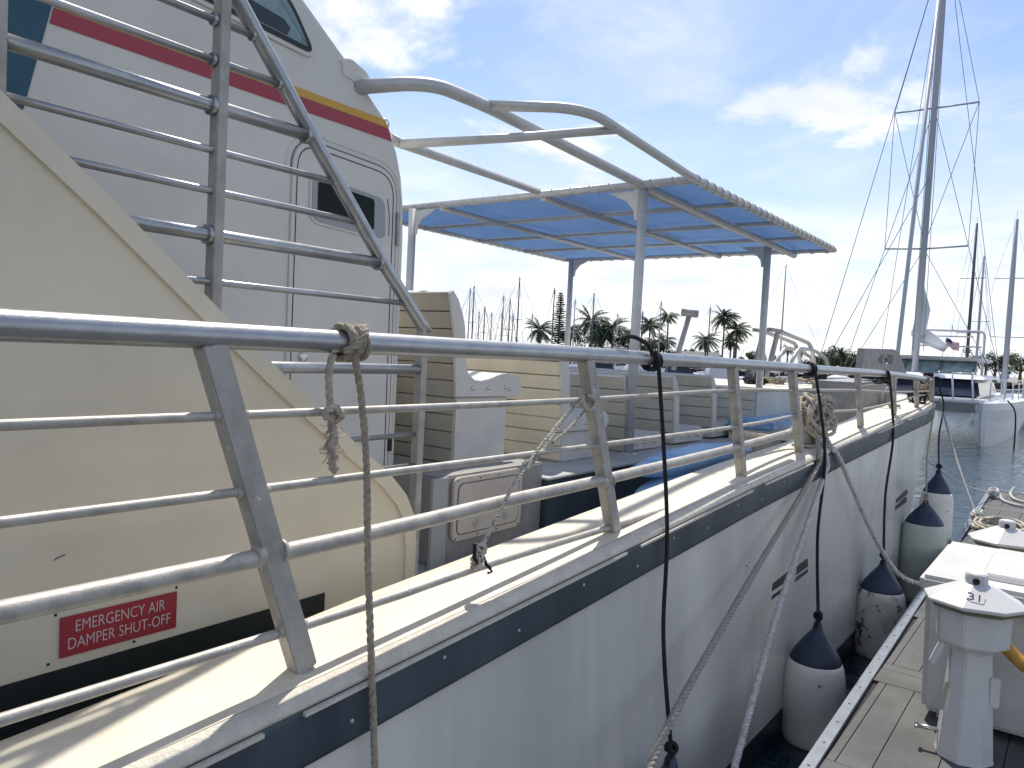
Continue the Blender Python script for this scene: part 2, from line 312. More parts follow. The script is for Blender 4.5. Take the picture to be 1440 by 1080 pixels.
def pedestal(x, y, label, num, k=1.0):
    T = thing('power_pedestal', label, 'power pedestal', (x, y, DZ), 'shore power pedestals on the dock')
    yaw = math.atan2(y, x)+math.pi  # one facet towards the walkway
    def octa(r_, z_, rot=R(22.5), sx_=1): return [V((x, y, DZ+z_)) + Matrix.Rotation(yaw+R(12), 3, 'Z') @ V((r_*math.cos(rot+i*math.pi/4), r_*sx_*math.sin(rot+i*math.pi/4), 0)) for i in range(8)]
    def stack(levels, close=True):
        m_ = MB(); vs = []
        for r_, z_, s_ in levels: vs += octa(r_, z_, sx_=s_)
        fs = [(i*8+j, i*8+(j+1) % 8, (i+1)*8+(j+1) % 8, (i+1)*8+j) for i in range(len(levels)-1) for j in range(8)]
        fs += [tuple(range(8))[::-1], tuple((len(levels)-1)*8+j for j in range(8))]; m_.add(vs, fs); return m_
    stack([(.152, 0, 1), (.146, .03, 1), (.106, .60, 1), (.106, .61, 1), (.14, .64, 1.1), (.168, .66, 1.1), (.172, .845, 1.1)]).build('body', pedw, T, bevel=.006)
    stack([(.18, .846, 1.1), (.208, .850, 1.1), (.222, .875, 1.1)]).build('roof_rim', khaki, T)
    rf = stack([(.236, .876, 1.1), (.238, .893, 1.1), (.08, .985, 1.0), (.076, .987, 1)]).build('roof', pedw, T, bevel=.003)
    kn = stack([(.068, .972, .85), (.068, 1.035, .85), (.060, 1.045, .85)]).build('light_housing', pedw, T, bevel=.006)
    cdir = V((-x, -y, 0)).normalized(); sdv = V((cdir.y, -cdir.x, 0))*-1
    right = V((-cdir.y, cdir.x, 0))
    p0 = V((x, y, DZ+1.008)) + cdir*.058
    MB().lathe([(.018, 0), (.018, .012), (.012, .014), (.011, .009)], p0, 18, axis=cdir).build('photocell', black, kn)
    if num:
        c = V((x, y, DZ+.928)) + cdir*.20 - right*0.0; nrm = (cdir*.077 + V((0, 0, .20))).normalized(); dz = (V((0, 0, 1)) - nrm*nrm.z).normalized()
        c = V((x, y, 0)) + cdir*.150; c.z = DZ+.893+(.985-.893)*(.27-.185)/(.27-.085)+.006
        from mathutils.bvhtree import BVHTree
        bv = BVHTree.FromPolygons([v.co.copy() for v in rf.data.vertices], [tuple(p.vertices) for p in rf.data.polygons]); bo = V(rf['_b'])
        hit = bv.ray_cast(c-bo+V((0, 0, .3)), V((0, 0, -1))); nrm = hit[1]; c = hit[0]+bo+nrm*.0012; right = (right-nrm*nrm.dot(right)).normalized(); dz = nrm.cross(right)
        text_mb(num, .075, c, right, dz, black, 'number', rf, .0006, spacing=.8, fit=.062)
        q = MB()
        def fr(a, b_): a, b_ = (a[0]*.8, a[1]*.8), (b_[0]*.8, b_[1]*.8); q.bar(c+right*a[0]+dz*a[1], c+right*b_[0]+dz*b_[1], .0022, .001, nrm)
        for a, b_ in (((-.062, .034), (-.05, -.03)), ((-.05, -.03), (-.02, -.045)), ((-.02, -.045), (.052, -.045)), ((.052, -.045), (.062, .012)), ((-.062, .034), (-.02, .038))): fr(a, b_)
        q.build('number_frame', black, rf)
    so_ = MB(); c = V((x, y, DZ+.63)) + right*-.135 + cdir*.04
    so_.bar(c, c+right*-.05+V((0, 0, -.14)), .07, .035, cdir); so_.build('socket_cover', pedw, T, bevel=.006)
    c = V((x, y, DZ+.50)) + right*.125 + cdir*.04
    MB().bar(c, c+V((0, 0, -.16)), .05, .04, right).build('socket_cover', pedw, T, bevel=.006)
    c = V((x, y, DZ+.42)) + right*-.10 + cdir*.10
    MB().bar(c, c+V((0, 0, -.16))-right*.02, .022, .012, right).build('latch', steel, T)
    b2 = MB(); b2.tube([V((x, y, DZ+.10))-right*.12, V((x, y, DZ+.085))-right*.25], .014, 8); b2.tube([V((x, y, DZ+.085))-right*.24+cdir*.03, V((x, y, DZ+.085))-right*.24-cdir*.03], .009, 8); b2.build('hose_tap', steel, T)
    return T
pedestal(4.98, .43, 'white octagonal power pedestal numbered 31 in front of the dock box', '31')
pedestal(6.98, .43, 'white power pedestal just behind the dock box, only its roof showing', None)
# dock box
T = thing('dock_box', 'large white dock box with a ribbed weathered lid between the two pedestals', 'dock box', (5.95, .1, DZ))
bx0, bx1, by0, by1 = 5.32, 6.5, -.95, .725
m_ = MB(); m_.hexa([(bx0+.015, by0+.05, DZ+.05), (bx1-.04, by0+.05, DZ+.05), (bx1-.04, by1-.02, DZ+.05), (bx0+.015, by1-.02, DZ+.05), (bx0, by0, DZ+.84), (bx1, by0, DZ+.84), (bx1, by1, DZ+.84), (bx0, by1, DZ+.84)]); m_.build('body', boxw, T, bevel=.03)
for ya in (by0+.1, by1-.3): MB().box((bx0+.1, ya, DZ), (bx1-.1, ya+.2, DZ+.06)).build('foot', boxw, T)
m_ = MB(); m_.box((bx0-.045, by0-.06, DZ+.80), (bx1+.03, by1+.03, DZ+.905)); ld = m_.build('lid', boxw, T, bevel=.025)
for i in range(3):
    yy = .46-i*.42; m_ = MB(); m_.hexa([(bx0+.14, yy-.26, DZ+.904), (bx1-.12, yy-.26, DZ+.904), (bx1-.12, yy, DZ+.904), (bx0+.14, yy, DZ+.904), (bx0+.17, yy-.23, DZ+.940), (bx1-.15, yy-.23, DZ+.940), (bx1-.15, yy-.03, DZ+.940), (bx0+.17, yy-.03, DZ+.940)]); m_.build('rib', boxw, ld, bevel=.008)
MB().box((bx0-.056, .1, DZ+.74), (bx0-.0, .2, DZ+.86)).build('hasp', steel, T, bevel=.004)
# yellow shore power plug on its cord, leaning at the pedestal
T = thing('shore_power_plug', 'yellow shore power plug and cord beside the pedestal numbered 31', 'plug', ad(1425, 915, 4.25))
c = [ad(1402, 898, 4.3), ad(1412, 908, 4.28), ad(1428, 924, 4.25), ad(1445, 940, 4.2)]
MB().tube(path(c, .01), .035, 16, rs=[.04]*3+[.036]*(len(path(c, .01))-3)).build('connector', plug, T)
MB().tube(path([c[-1], c[-1]+V((.0, -.25, -.15)), V((4.9, -.35, DZ+.03)), V((4.6, -1.2, DZ+.03))], .04), .016, 10).build('cord', plug, T)

# ------------------------------------------------------------------ the big white excursion boat
CAPZ = [(-4, -1.30), (-1, -1.17), (0, -1.12), (1.52, -1.033), (3.46, -.909), (5.25, -.80), (6.61, -.74), (7.24, -.70), (8.71, -.64), (10.4, -.57), (12.03, -.515), (13.35, -.455), (14.5, -.42)]
YOUT = [(-4, 1.80), (0, 1.78), (12.2, 1.78), (13.0, 1.82), (13.5, 1.92), (13.9, 2.12), (14.15, 2.5), (14.28, 3.1), (14.3, 4.0)]
YIN = [(-4, 2.12), (1, 2.14), (1.9, 2.19), (6, 2.17), (7, 2.13), (8.8, 2.15), (10.4, 2.22), (12, 2.25), (13, 2.35), (13.9, 2.6), (14.15, 3.0), (14.3, 4.1)]
boat = thing('excursion_boat', 'large white passenger boat with navy rub band and aluminium guard rails moored at the dock', 'boat', (5, 4.9, WZ))
XS = [-4, -3, -2, -1, -.5, 0, .4, .8, 1.2, 1.6, 2, 2.4, 2.8, 3.2, 3.6, 4, 4.5, 5, 5.5, 6, 6.5, 7, 7.5, 8, 8.5, 9, 9.5, 10, 10.5, 11, 11.5, 12, 12.3, 12.6, 12.9, 13.2, 13.4, 13.6, 13.75, 13.9, 14, 14.1, 14.18, 14.25, 14.3]
YC = 4.95                     # boat centreline
def outl():                    # outline points starboard side aft -> bow
    return [(x, lerp(YOUT, x), lerp(CAPZ, x)) for x in XS]
def loft(rows, close=False):
    m_ = MB(); n = len(rows[0]); vs = [p for r_ in rows for p in r_]
    m_.add(vs, [(i*n+j, i*n+j+1, (i+1)*n+j+1, (i+1)*n+j) for i in range(len(rows)-1) for j in range(n-1)], True); return m_
def mirror(p): return (p[0], 2*YC-p[1], p[2])
def hullrow(off, dz, rake=0, extra=0):
    o = outl(); row = []
    for i, (x, y, z) in enumerate(o):
        # offset along the outline normal; rake pulls the stem aft lower down
        a = o[max(i-1, 0)]; c = o[min(i+1, len(o)-1)]; d = V((c[0]-a[0], c[1]-a[1], 0)).normalized(); nrm = V((d.y, -d.x, 0))
        t_ = max(0, (x-9)/5.3); q = V((x, y, 0)) + nrm*off - V((rake*t_*t_, 0, 0)); q.y += extra*t_*t_
        row.append((q.x, q.y, (z+dz) if dz > -9 else dz+100))
    return row + [mirror(p) for p in row[::-1]]
# hull
band_b = lambda: hullrow(-.012, -.215)
rows = [band_b()]
base = band_b()
def lower(zabs, off, rake, extra):
    row = hullrow(off, 0, rake, extra); return [(p[0], p[1], zabs) for p in row]
def blend(a, b_, t_): return [tuple(V(p).lerp(V(q), t_)) for p, q in zip(a, b_)]
low_ = lower(-2.62, .07, 2.6, .35); keel = lower(-2.86, .06, 2.9, .4); under = lower(-3.3, -.1, 3.4, .5)
rows = [blend(base, low_, k/6) for k in range(7)]
hull = loft(rows).build('hull', hullwhite, boat)
loft([low_, blend(low_, keel, .5), keel, under]).build('boot_stripe', boot, boat)
# rub band: proud of the hull
loft([hullrow(-.02, -.03), hullrow(.012, -.032), hullrow(.014, -.06), hullrow(.014, -.2), hullrow(.010, -.218), hullrow(-.03, -.219)]).build('rub_band', navy, boat)
m_ = MB()                      # the worn lip under the cap, band sunlight modelled as strips with post-shadow gaps
loft([hullrow(-.06, .004), hullrow(-.03, .004), hullrow(-.008, -.002), hullrow(.008, -.012), hullrow(.014, -.026), hullrow(.0145, -.036), hullrow(.0, -.038)]).build('lip', lipm, boat)
for xa, xb in ((.2, 1.28), (1.42, 3.35), (3.5, 5.1), (5.35, 6.5), (8.9, 10.2), (10.55, 12.0)):
    m_ = MB(); n = 12
    for k in range(n):
        a = xa+(xb-xa)*k/n; b_ = xa+(xb-xa)*(k+1)/n
        za, zb = lerp(CAPZ, a)-.049, lerp(CAPZ, b_)-.049
        m_.hexa([(a, 1.752, za-.006), (b_, 1.752, zb-.006), (b_, 1.77, zb-.006), (a, 1.77, za-.006), (a, 1.752, za+.006), (b_, 1.752, zb+.006), (b_, 1.77, zb+.006), (a, 1.77, za+.006)])
    m_.build('band_sunlit_strip', lipm, boat)
m_ = MB()                      # screws in the band
for i in range(30):
    x = -.3+i*.47+random.uniform(-.05, .05); z = lerp(CAPZ, x)-.15+(.05 if i % 2 else 0)
    m_.lathe([(.008, 0), (.007, .003), (.002, .004)], (x, 1.767-.001, z), 8, axis=V((0, -1, 0)))
m_.build('band_screws', mastm, boat)
# gunwale cap
m_ = MB(); n = 7; vs = []
for x in XS:
    yo = lerp(YOUT, x)+.045; yi = max(lerp(YIN, x), yo+.02); z = lerp(CAPZ, x)
    for k in range(n):
        t_ = k/(n-1); y = yo+(yi-yo)*t_; vs.append((x, y, z+.006+.02*math.sin(min(1, t_*1.3)*math.pi/2)+.0015*noise.noise(V((x*3, y*3, 0)))))
    vs.append((x, yi, z-.12)); 
nn = n+1
m_.add(vs, [(i*nn+k, i*nn+k+1, (i+1)*nn+k+1, (i+1)*nn+k) for i in range(len(XS)-1) for k in range(nn-1)], True)
cap = m_.build('gunwale_cap', capcream, boat)
m_ = MB(); m_.add([mirror(v) for v in m_.v or [tuple(p) for p in vs]], [(i*nn+k, i*nn+k+1, (i+1)*nn+k+1, (i+1)*nn+k) for i in range(len(XS)-1) for k in range(nn-1)], True)
m_.build('gunwale_cap', capcream, boat)
# inner bulwark below the cap, walkway, platform, foredeck trunk
FL = -1.36
m_ = MB(); vs = []
for x in XS: yi = lerp(YIN, x)+.004; vs += [(x, yi, lerp(CAPZ, x)-.1), (x, yi, FL)]
m_.add(vs, [(i*2, i*2+1, i*2+3, i*2+2) for i in range(len(XS)-1)]); m_.build('bulwark', navy, boat)
m_ = MB(); m_.hexa([(-4, 1.85, FL-.1), (12, 2.2, FL-.1), (12, 7.6, FL-.1), (-4, 8, FL-.1), (-4, 1.85, FL), (12, 2.2, FL), (12, 7.6, FL), (-4, 8, FL)]); m_.build('walkway', floorm, boat)
PF = -.93; PY = 3.1
m_ = MB(); m_.box((4.62, PY, FL+.004), (10.2, 6.8, PF)); m_.build('platform', [navy], boat)
m_ = MB(); m_.box((4.60, PY-.02, PF+.003), (10.2, 6.82, PF+.02)); m_.build('platform_deck', floorm, boat, bevel=.006)
m_ = MB(); m_.box((3.50, PY+.04, FL+.004), (4.615, 6.4, -.80)); m_.build('locker', brownp, boat, bevel=.01)
m_ = MB(); m_.prism([(9.2, -1.3), (9.2, -.325), (13.4, -.33), (13.95, -.40), (13.95, -.9)], 3.2, 6.65); m_.build('foredeck_trunk', mat('trunk_grey', (.52, .54, .52), .5, 0, (.46, .48, .46), 3), boat, bevel=.03)
m_ = MB(); m_.prism([(9.0, -1.3), (9.0, -.36), (14.2, -.44), (14.2, -1.3)], 2.9, 3.2)
m_ = MB(); m_.box((9.19, 3.19, -.328), (13.4, 6.7, -.318)); m_.build('trunk_top', capcream, boat)
m_ = MB()
for k in range(5): m_.box((9.17, 3.22, -.345-.115*(k+1)+.008), (9.195, 6.6, -.345-.115*k))
m_.build('trunk_boards', slat, boat)
# foredeck filling between the caps
m_ = MB(); m_.add([(12.0, 2.3, -.9), (14.2, 3.2, -.9), (14.2, 6.7, -.9), (12.0, 7.6, -.9), (9.2, 2.2, -.9), (9.2, 7.7, -.9)], [(4, 0, 1, 2, 3, 5)]); m_.build('foredeck', capcream, boat)

# stair side panel with flange and sign
KP = 1.12; PY_ = 2.25*KP
edge = [(-.6, 1.76), (.779, .5886), (1.0488, .3808), (1.4157, .0753), (1.671, -.131), (2.011, -.392), (2.188, -.520), (2.29, -.62), (2.345, -.72), (2.36, -.83)]
edge = [(a*KP, c*KP) for a, c in edge]
prof = edge + [(2.36*KP, FL), (-.6*KP, FL)]
m_ = MB(); m_.prism(prof, PY_, PY_+.012); sp = m_.build('stair_panel', panelc, boat)
m_ = MB(); ws = .062*KP
for i in range(len(edge)-1):
    (a, az_), (c, cz) = edge[i], edge[i+1]
    def nin(j):
        p = edge[max(j-1, 0)]; q = edge[min(j+1, len(edge)-1)]; d = V((q[0]-p[0], 0, q[1]-p[1])).normalized(); return V((d.z, 0, -d.x))
    n1, n2 = nin(i), nin(i+1); p = V((a, 0, az_)); q = V((c, 0, cz)); pi_, qi = p+n1*ws, q+n2*ws
    y0, y1 = PY_-.016, PY_-.0005
    m_.hexa([(pi_.x, y0, pi_.z), (qi.x, y0, qi.z), (qi.x, y1, qi.z), (pi_.x, y1, pi_.z), (p.x, y0, p.z), (q.x, y0, q.z), (q.x, PY_+.03, q.z), (p.x, PY_+.03, p.z)])
m_.box((2.305*KP, PY_-.013, FL), (2.362*KP, PY_-.0006, -.83*KP))
m_.build('panel_flange', panelc, sp)
m_ = MB(); m_.hexa([(-.6, PY_-.006, FL), (1.886*KP, PY_-.006, FL), (1.886*KP, PY_-.001, FL), (-.6, PY_-.001, FL), (-.6, PY_-.006, -.966*KP), (1.886*KP, PY_-.006, -.945*KP), (1.886*KP, PY_-.001, -.945*KP), (-.6, PY_-.001, -.966*KP)]); m_.build('base_strip', mat('green_black', (.012, .018, .016), .5), sp)  # near-black strip along the foot of the panel
sg = [ay(83, 868, PY_), ay(247, 832, PY_), ay(247, 882, PY_), ay(83, 925, PY_)]
x0s, x1s, zt, zb = (sg[0].x+sg[3].x)/2, (sg[1].x+sg[2].x)/2, (sg[0].z+sg[1].z)/2, (sg[2].z+sg[3].z)/2
m_ = MB(); m_.box((x0s, PY_-.007, zb), (x1s, PY_-.0035, zt)); sgn = m_.build('warning_sign', signred, sp, bevel=.0008)
for s_, zc_, wd in (('EMERGENCY AIR', zt-.038, .262*KP), ('DAMPER SHUT-OFF', zb+.038, .30*KP)):
    text_mb(s_, .054, ((x0s+x1s)/2, PY_-.0072, zc_), (1, 0, 0), (0, 0, 1), letter, 'lettering', sgn, .0004, fit=wd)
for bx2, by2 in ((x0s+.36*(x1s-x0s)*0-.012, zt+.012), (x1s, zt+.012), (x0s-.03, zb-.01), (x0s+.62*(x1s-x0s), zb-.012)):
    MB().lathe([(.005, 0), (.004, .003)], (bx2, PY_-.0005, by2), 8, axis=V((0, -1, 0))).build('rivet', black, sp)
m_ = MB(); m_.tube([ay(76, 788, PY_-.002), ay(84, 783, PY_-.002), ay(92, 780, PY_-.002)], .0014, 5); m_.build('scratch', black, sp)
m_ = MB()
for i in range(6):              # stair treads behind the panel
    z = -1.15+i*.24; xx = 1.85-i*.32; m_.box((xx-.34, PY_+.03, z-.03), (xx-.02, 3.0, z))
m_.build('stair_treads', floorm, boat)
# handrail behind the panel
HY = 2.4*KP
hr = MB()
def hx(z): # x of the slanted tube at height z
    return lerp([(-.99, 2.515), (.05, 2.51), (.103, 2.50), (.3355, 2.262), (.765, 1.871), (1.05, 1.63), (2.2, .62)], z)
for z, r_, x0_ in ((1.05, .013, -.6), (.918, .0125, -.6), (.768, .0235, .83), (.622, .0125, .83), (.487, .0125, .83), (.340, .0225, .83), (.183, .0115, .83), (-.104, .022, .83), (-.396, .0115, .83), (-.536, .0115, .83)):
    hr.tube([(x0_*KP, HY, z*KP), ((hx(z)-.008)*KP, HY, z*KP)], r_*KP, 14)
for z, r_, _ in ((1.05, .018, 0), (.918, .018, 0), (.768, .03, 0), (.340, .03, 0)):
    for xx in (1.455, hx(z)-.028): hr.tube([((xx-.012)*KP, HY, z*KP), ((xx+.004)*KP, HY, z*KP)], r_*KP+.004, 12)
hrail = hr.build('stair_rail', alu, boat)
sl_ = MB(); sl_.tube([(a*KP, HY, c*KP) for a, c in ((.62, 2.2), (1.5375, 1.147), (1.871, .765), (2.262, .3355), (2.50, .10), (2.535, .066))], .0275*KP, 18); sl_.build('slanted_rail', alu, hrail)
MB().box((2.492*KP, HY-.024, FL), (2.532*KP, HY+.024, .088*KP)).build('post', aluu, hrail, bevel=.003)
MB().box((1.461*KP, HY-.028, FL), (1.499*KP, HY+.028, 2.4)).build('post', aluu, hrail, bevel=.003)
MB().box((.80*KP, HY-.028, FL), (.838*KP, HY+.028, 2.5)).build('post', aluu, hrail, bevel=.003)

# guard rail
GY = 1.9
top = [(-1.6, GY, .0), (1.6, GY, .001), (3.6, GY, -.003), (6.75, GY, -.026), (9.95, GY, -.052), (12.2, GY+.0, -.10), (13.0, GY+.02, -.125), (13.35, GY+.04, -.135), (13.5, GY+.08, -.16), (13.55, GY+.10, -.23), (13.56, GY+.1, -.44)]
g = MB(); g.tube(path(top[:7], .4)+fillet(top[7:], .08)[0:], .0365, 24); gr = g.build('guard_rail', alu, boat)
def bars(lst, r_, nm='rail_bar', m2=aluw):
    q = MB(); q.tube(path(lst, .25), r_, 14); q.build(nm, m2, gr)
bars([(-1.6, GY, -.217), (1.7, GY, -.219), (3.16, GY, -.214), (5.0, GY, -.190), (6.3, GY, -.205), (8.44, GY, -.229), (10.3, GY, -.27), (13.3, GY+.04, -.30)], .0135)
bars([(-1.6, GY, -.427), (1.3, GY, -.437), (3.32, GY, -.441), (5.16, GY, -.440), (6.4, GY, -.415)], .0135)
bars([(7.2, GY, -.66), (7.22, GY, -.45), (7.42, GY, -.415), (8.66, GY, -.435), (10.3, GY, -.40), (11.9, GY, -.345), (13.3, GY+.04, -.35)], .0125)
bars([(-1.6, GY, -.625), (1.38, GY, -.64), (2.48, GY, -.624), (3.34, GY, -.618), (5.06, GY, -.585), (6.3, GY, -.545)], .0275)
bars([(-1.6, GY, -.875), (1.52, GY, -.886), (2.36, GY, -.872), (3.44, GY, -.872), (4.75, GY, -.868)], .0155)
def gpost(xt, xf, zt, wx=.075, wy=.055, weld=True):
    zf = lerp(CAPZ, xf)+.012; p, q = V((xt, GY, zt)), V((xf, GY, zf)); k = MB(); k.bar(p, q, wx, wy); po = k.build('rail_post', aluu, gr, bevel=.004)
    wl = MB(); d = q-p
    for zr, rr in ((-.218, .0135), (-.44, .0135), (-.63, .0275), (-.88, .0155)):
        if zr < zf+.02 or not weld: continue
        c = p + d*((zr-zt)/d.z)
        for sgnx in (-1, 1):
            cc_ = c + V((sgnx*wx*.53, -.004, 0)); wl.tube([cc_+V((-.008*sgnx, 0, 0)), cc_+V((.003*sgnx, 0, 0)), cc_+V((.012*sgnx, 0, 0))], rr, 12, rs=[rr*1.35, rr*1.25, rr*1.02])
    if weld: wl.lathe([(.044, -.001), (.040, .006), (.034, .011)], (xf, GY, zf-.008), 14); wl.build('weld', aluw, po)
gpost(1.165, 1.52, -.02); gpost(3.10, 3.46, -.02); gpost(4.96, 5.26, -.03); gpost(6.24, 6.6, -.04)
gpost(-.75, -.4, -.02)
gpost(7.22, 7.24, -.40, .08, .05, False)
for a, b_ in ((8.42, 8.72), (10.2, 10.42), (11.75, 11.98), (13.1, 13.25)): gpost(a, b_, -.05 if a < 11 else -.11, .09, .05)

# cabin
KC = 1.15; CY = 3.15*KC
sil = [(1.2, 2.75), (2.05, 1.88), (2.382, 1.646), (2.685, 1.432), (2.95, 1.219), (3.04, 1.067), (3.082, .94), (3.105, .80), (3.117, .62), (3.12, .3), (3.12, -.70)]
sil = [(a*KC, c*KC) for a, c in sil]; prof = sil + [(sil[-1][0], FL), (-4, FL), (-4, 2.75*KC)]
m_ = MB(); m_.prism(prof, CY, 6.3); cabin = m_.build('cabin', cabw, boat)
mod = cabin.modifiers.new('bev', 'BEVEL'); mod.width = .03; mod.segments = 3; mod.limit_method = 'ANGLE'; mod.angle_limit = R(60)
def onwall(pts, name, m2, proud=.003, thick=.004, parent=None, k=KC, bevel=0):
    q = MB(); q.prism([(a*k, c*k) for a, c in pts], CY-proud-thick, CY-proud); return q.build(name, m2, parent or cabin, bevel=bevel)
onwall([(1.258, 1.181), (2.958, 1.178), (2.985, 1.117), (1.246, 1.122)], 'red_stripe', redp, .0005)
onwall([(1.262, 1.222), (2.926, 1.219), (2.957, 1.181), (1.2585, 1.184)], 'yellow_stripe', yelp, .0005)
onwall([(.6, .775), (1.165, .785), (1.262, 1.235), (1.38, 1.9), (.6, 1.9)], 'teal_shape', tealp, .0005)
def rrect(cs, r_, n=6):
    out = []; k = len(cs)
    for i in range(k):
        b_ = V(cs[i]); a = V(cs[i-1]); c = V(cs[(i+1) % k]); p = b_+(a-b_).normalized()*r_; e = b_+(c-b_).normalized()*r_
        out += [tuple(p*(1-t/n)**2+b_*2*(t/n)*(1-t/n)+e*(t/n)**2) for t in range(n+1)]
    return out
def scalep(ps, s_): cx_ = sum(p[0] for p in ps)/len(ps); cz_ = sum(p[1] for p in ps)/len(ps); return [(cx_+(p[0]-cx_)*s_, cz_+(p[1]-cz_)*s_) for p in ps]
wc = [(1.25, 1.475), (2.445, 1.40), (2.36, 1.53), (2.0, 1.80), (1.75, 1.90), (1.25, 1.90)]
def offp(ps, d):
    out = []; n_ = len(ps)
    for i in range(n_):
        a = V(ps[i-1]); b_ = V(ps[i]); c = V(ps[(i+1) % n_]); t1 = (b_-a).normalized(); t2 = (c-b_).normalized(); q = V((t1.y+t2.y, -(t1.x+t2.x))); q.normalize(); out.append((b_.x+q.x*d, b_.y+q.y*d))
    return out
wr = rrect([(1.25, 1.478), (2.448, 1.398), (2.30, 1.60), (2.02, 1.80), (1.25, 1.86)], .075)
onwall(offp(wr, .022), 'window_surround', cabw, .001, .010, bevel=.003)
wf = onwall(wr, 'window', rubber, .011, .004)
gi = offp(wr, -.022); onwall(gi, 'pane', glass, .0155, .002, wf)
onwall([(2.08, 1.45), (2.27, 1.436), (2.29, 1.475), (2.25, 1.505), (2.03, 1.53)], 'dark_seat_back', mat('seat_dark', (.02, .035, .045), .3), .0178, .0012, wf)
onwall([(1.42, 1.475), (1.93, 1.445), (1.93, 1.56), (1.42, 1.58)], 'blue_reflection', mat('reflection_blue', (.12, .25, .45), .3), .0178, .0012, wf)  # blue reflection painted on the pane as a thin plate
# cabin nose bracket, pad eye, rivet
m_ = MB(); m_.prism([(2.60*KC, 1.44*KC), (2.68*KC, 1.465*KC), (2.79*KC, 1.43*KC), (2.822*KC, 1.395*KC), (2.80*KC, 1.33*KC), (2.62*KC, 1.36*KC)], CY-.008, CY+.06); m_.build('bracket', cabw, cabin, bevel=.01)
m_ = MB(); c = V((2.975*KC, CY+.05, 1.215*KC)); m_.tube([c+V((math.cos(a)*.028, 0, math.sin(a)*.028)) for a in [i*math.pi/8 for i in range(17)]], .006, 8); m_.build('pad_eye', steel, cabin)
# door
dc = [(2.345, -.95), (3.055, -.95), (3.012, .93), (2.335, .985)]
def line(pts, r_, name, m2, parent, proud=.002):
    q = MB(); q.tube([(a*KC, CY-proud, c*KC) for a, c in pts], r_, 6); return q.build(name, m2, parent)
do = rrect([(2.34, -.9), (3.055, -.9), (3.035, .955), (2.335, .99)], .16, 9)
door = onwall(do, 'door', cabw, .0005, .010, bevel=.003)
line(offp(do, -.028)[5:]+[offp(do, -.028)[0]], .0035, 'door_seam', black, door, .0105)
line(offp(do, .035), .004, 'door_frame', cabw, door, .001)
line(offp(do, .006), .003, 'door_seam', mat('seam_grey', (.2, .2, .2), .6), door, .003)
dw = rrect([(2.455, .60), (2.955, .575), (2.935, .79), (2.45, .825)], .05)
onwall(offp(dw, .015), 'window_surround', cabw, .0105, .008, door, bevel=.003)
fr_ = onwall(dw, 'window_frame', mat('frame_grey', (.33, .34, .36), .4), .0188, .004, door)
onwall(rrect([(2.485, .628), (2.865, .610), (2.86, .775), (2.483, .80)], .022), 'pane', dark, .0232, .002, door)
onwall([(3.035, .555), (3.06, .553), (3.056, .735), (3.031, .738)], 'hinge', mat('hinge_grey', (.3, .3, .31), .4, .5), .011, .014, door, bevel=.003)
onwall([(3.045, -.60), (3.068, -.60), (3.068, -.52), (3.045, -.52)], 'hinge', black, .011, .014, door)
c = ay(424, 502, CY); MB().lathe([(.030, 0), (.030, .008), (.024, .012), (.010, .013)], (c.x, CY-.010, c.z), 20, axis=V((0, -1, 0))).build('lock', steel, door)
line([(2.965, .80), (2.985, .70), (2.985, .60)], .003, 'scratch', black, door, .0108)

# canopy frame, k metres scale
KN = 1.2
def cn(x, y, z=1.32): return V((x*KN, y*KN, z*KN))
tub = MB(); rr = .043
A1, A2, B1_, B2_ = 5.30, 9.15, 2.40, 6.02   # aft, fore, starboard, port edges
Zc = 1.32
q = [ay(500, 123, CY+.02), ay(602, 115, 3.34), ay(682, 148, cn(0, 2.83).y), cn(5.4, 2.83, 1.315), cn(9.1, 2.83, Zc-.05)]
tub.tube(fillet(q, .26, 10), rr, 16)
j = cn(3.62, 2.83, 1.385); q = [ay(682, 148, cn(0, 2.83).y), ay(824, 152, cn(0, 2.38).y), cn(A1, B1_), cn(A2, B1_)]
tub.tube(fillet(q[:3]+[q[3]], .27, 10), .036, 14)
q = [ay(560, 200, CY+.3), cn(5.18, 3.72)]; tub.tube([ay(546, 193, CY+.28), q[0], q[1]], .036, 14)
tub.tube([ay(562, 203, CY+.27), ay(715, 194, cn(0, 2.83).y+.02), ay(868, 182, cn(0, 2.37).y)], .032, 14)
cb = [(A1, B1_), (A1, B2_), (A2, B2_), (A2, B1_)]
tub.tube([cn(A1, B1_), cn(A1, B2_)], .036, 14); tub.tube([cn(A1, B2_), cn(A2, B2_)], .033, 14); tub.tube([cn(A2, B1_), cn(A2, B2_)], .033, 14)
for xx in (6.25, 7.2, 8.15): tub.tube([cn(xx, B1_, Zc-.01), cn(xx, B2_, Zc-.01)], .027, 12)
for yy in (2.86, 3.75, 4.9): tub.tube([cn(A1, yy, Zc-.03), cn(A2, yy, Zc-.03)], .032, 12)
cf = tub.build('canopy_frame', awnalu, boat)
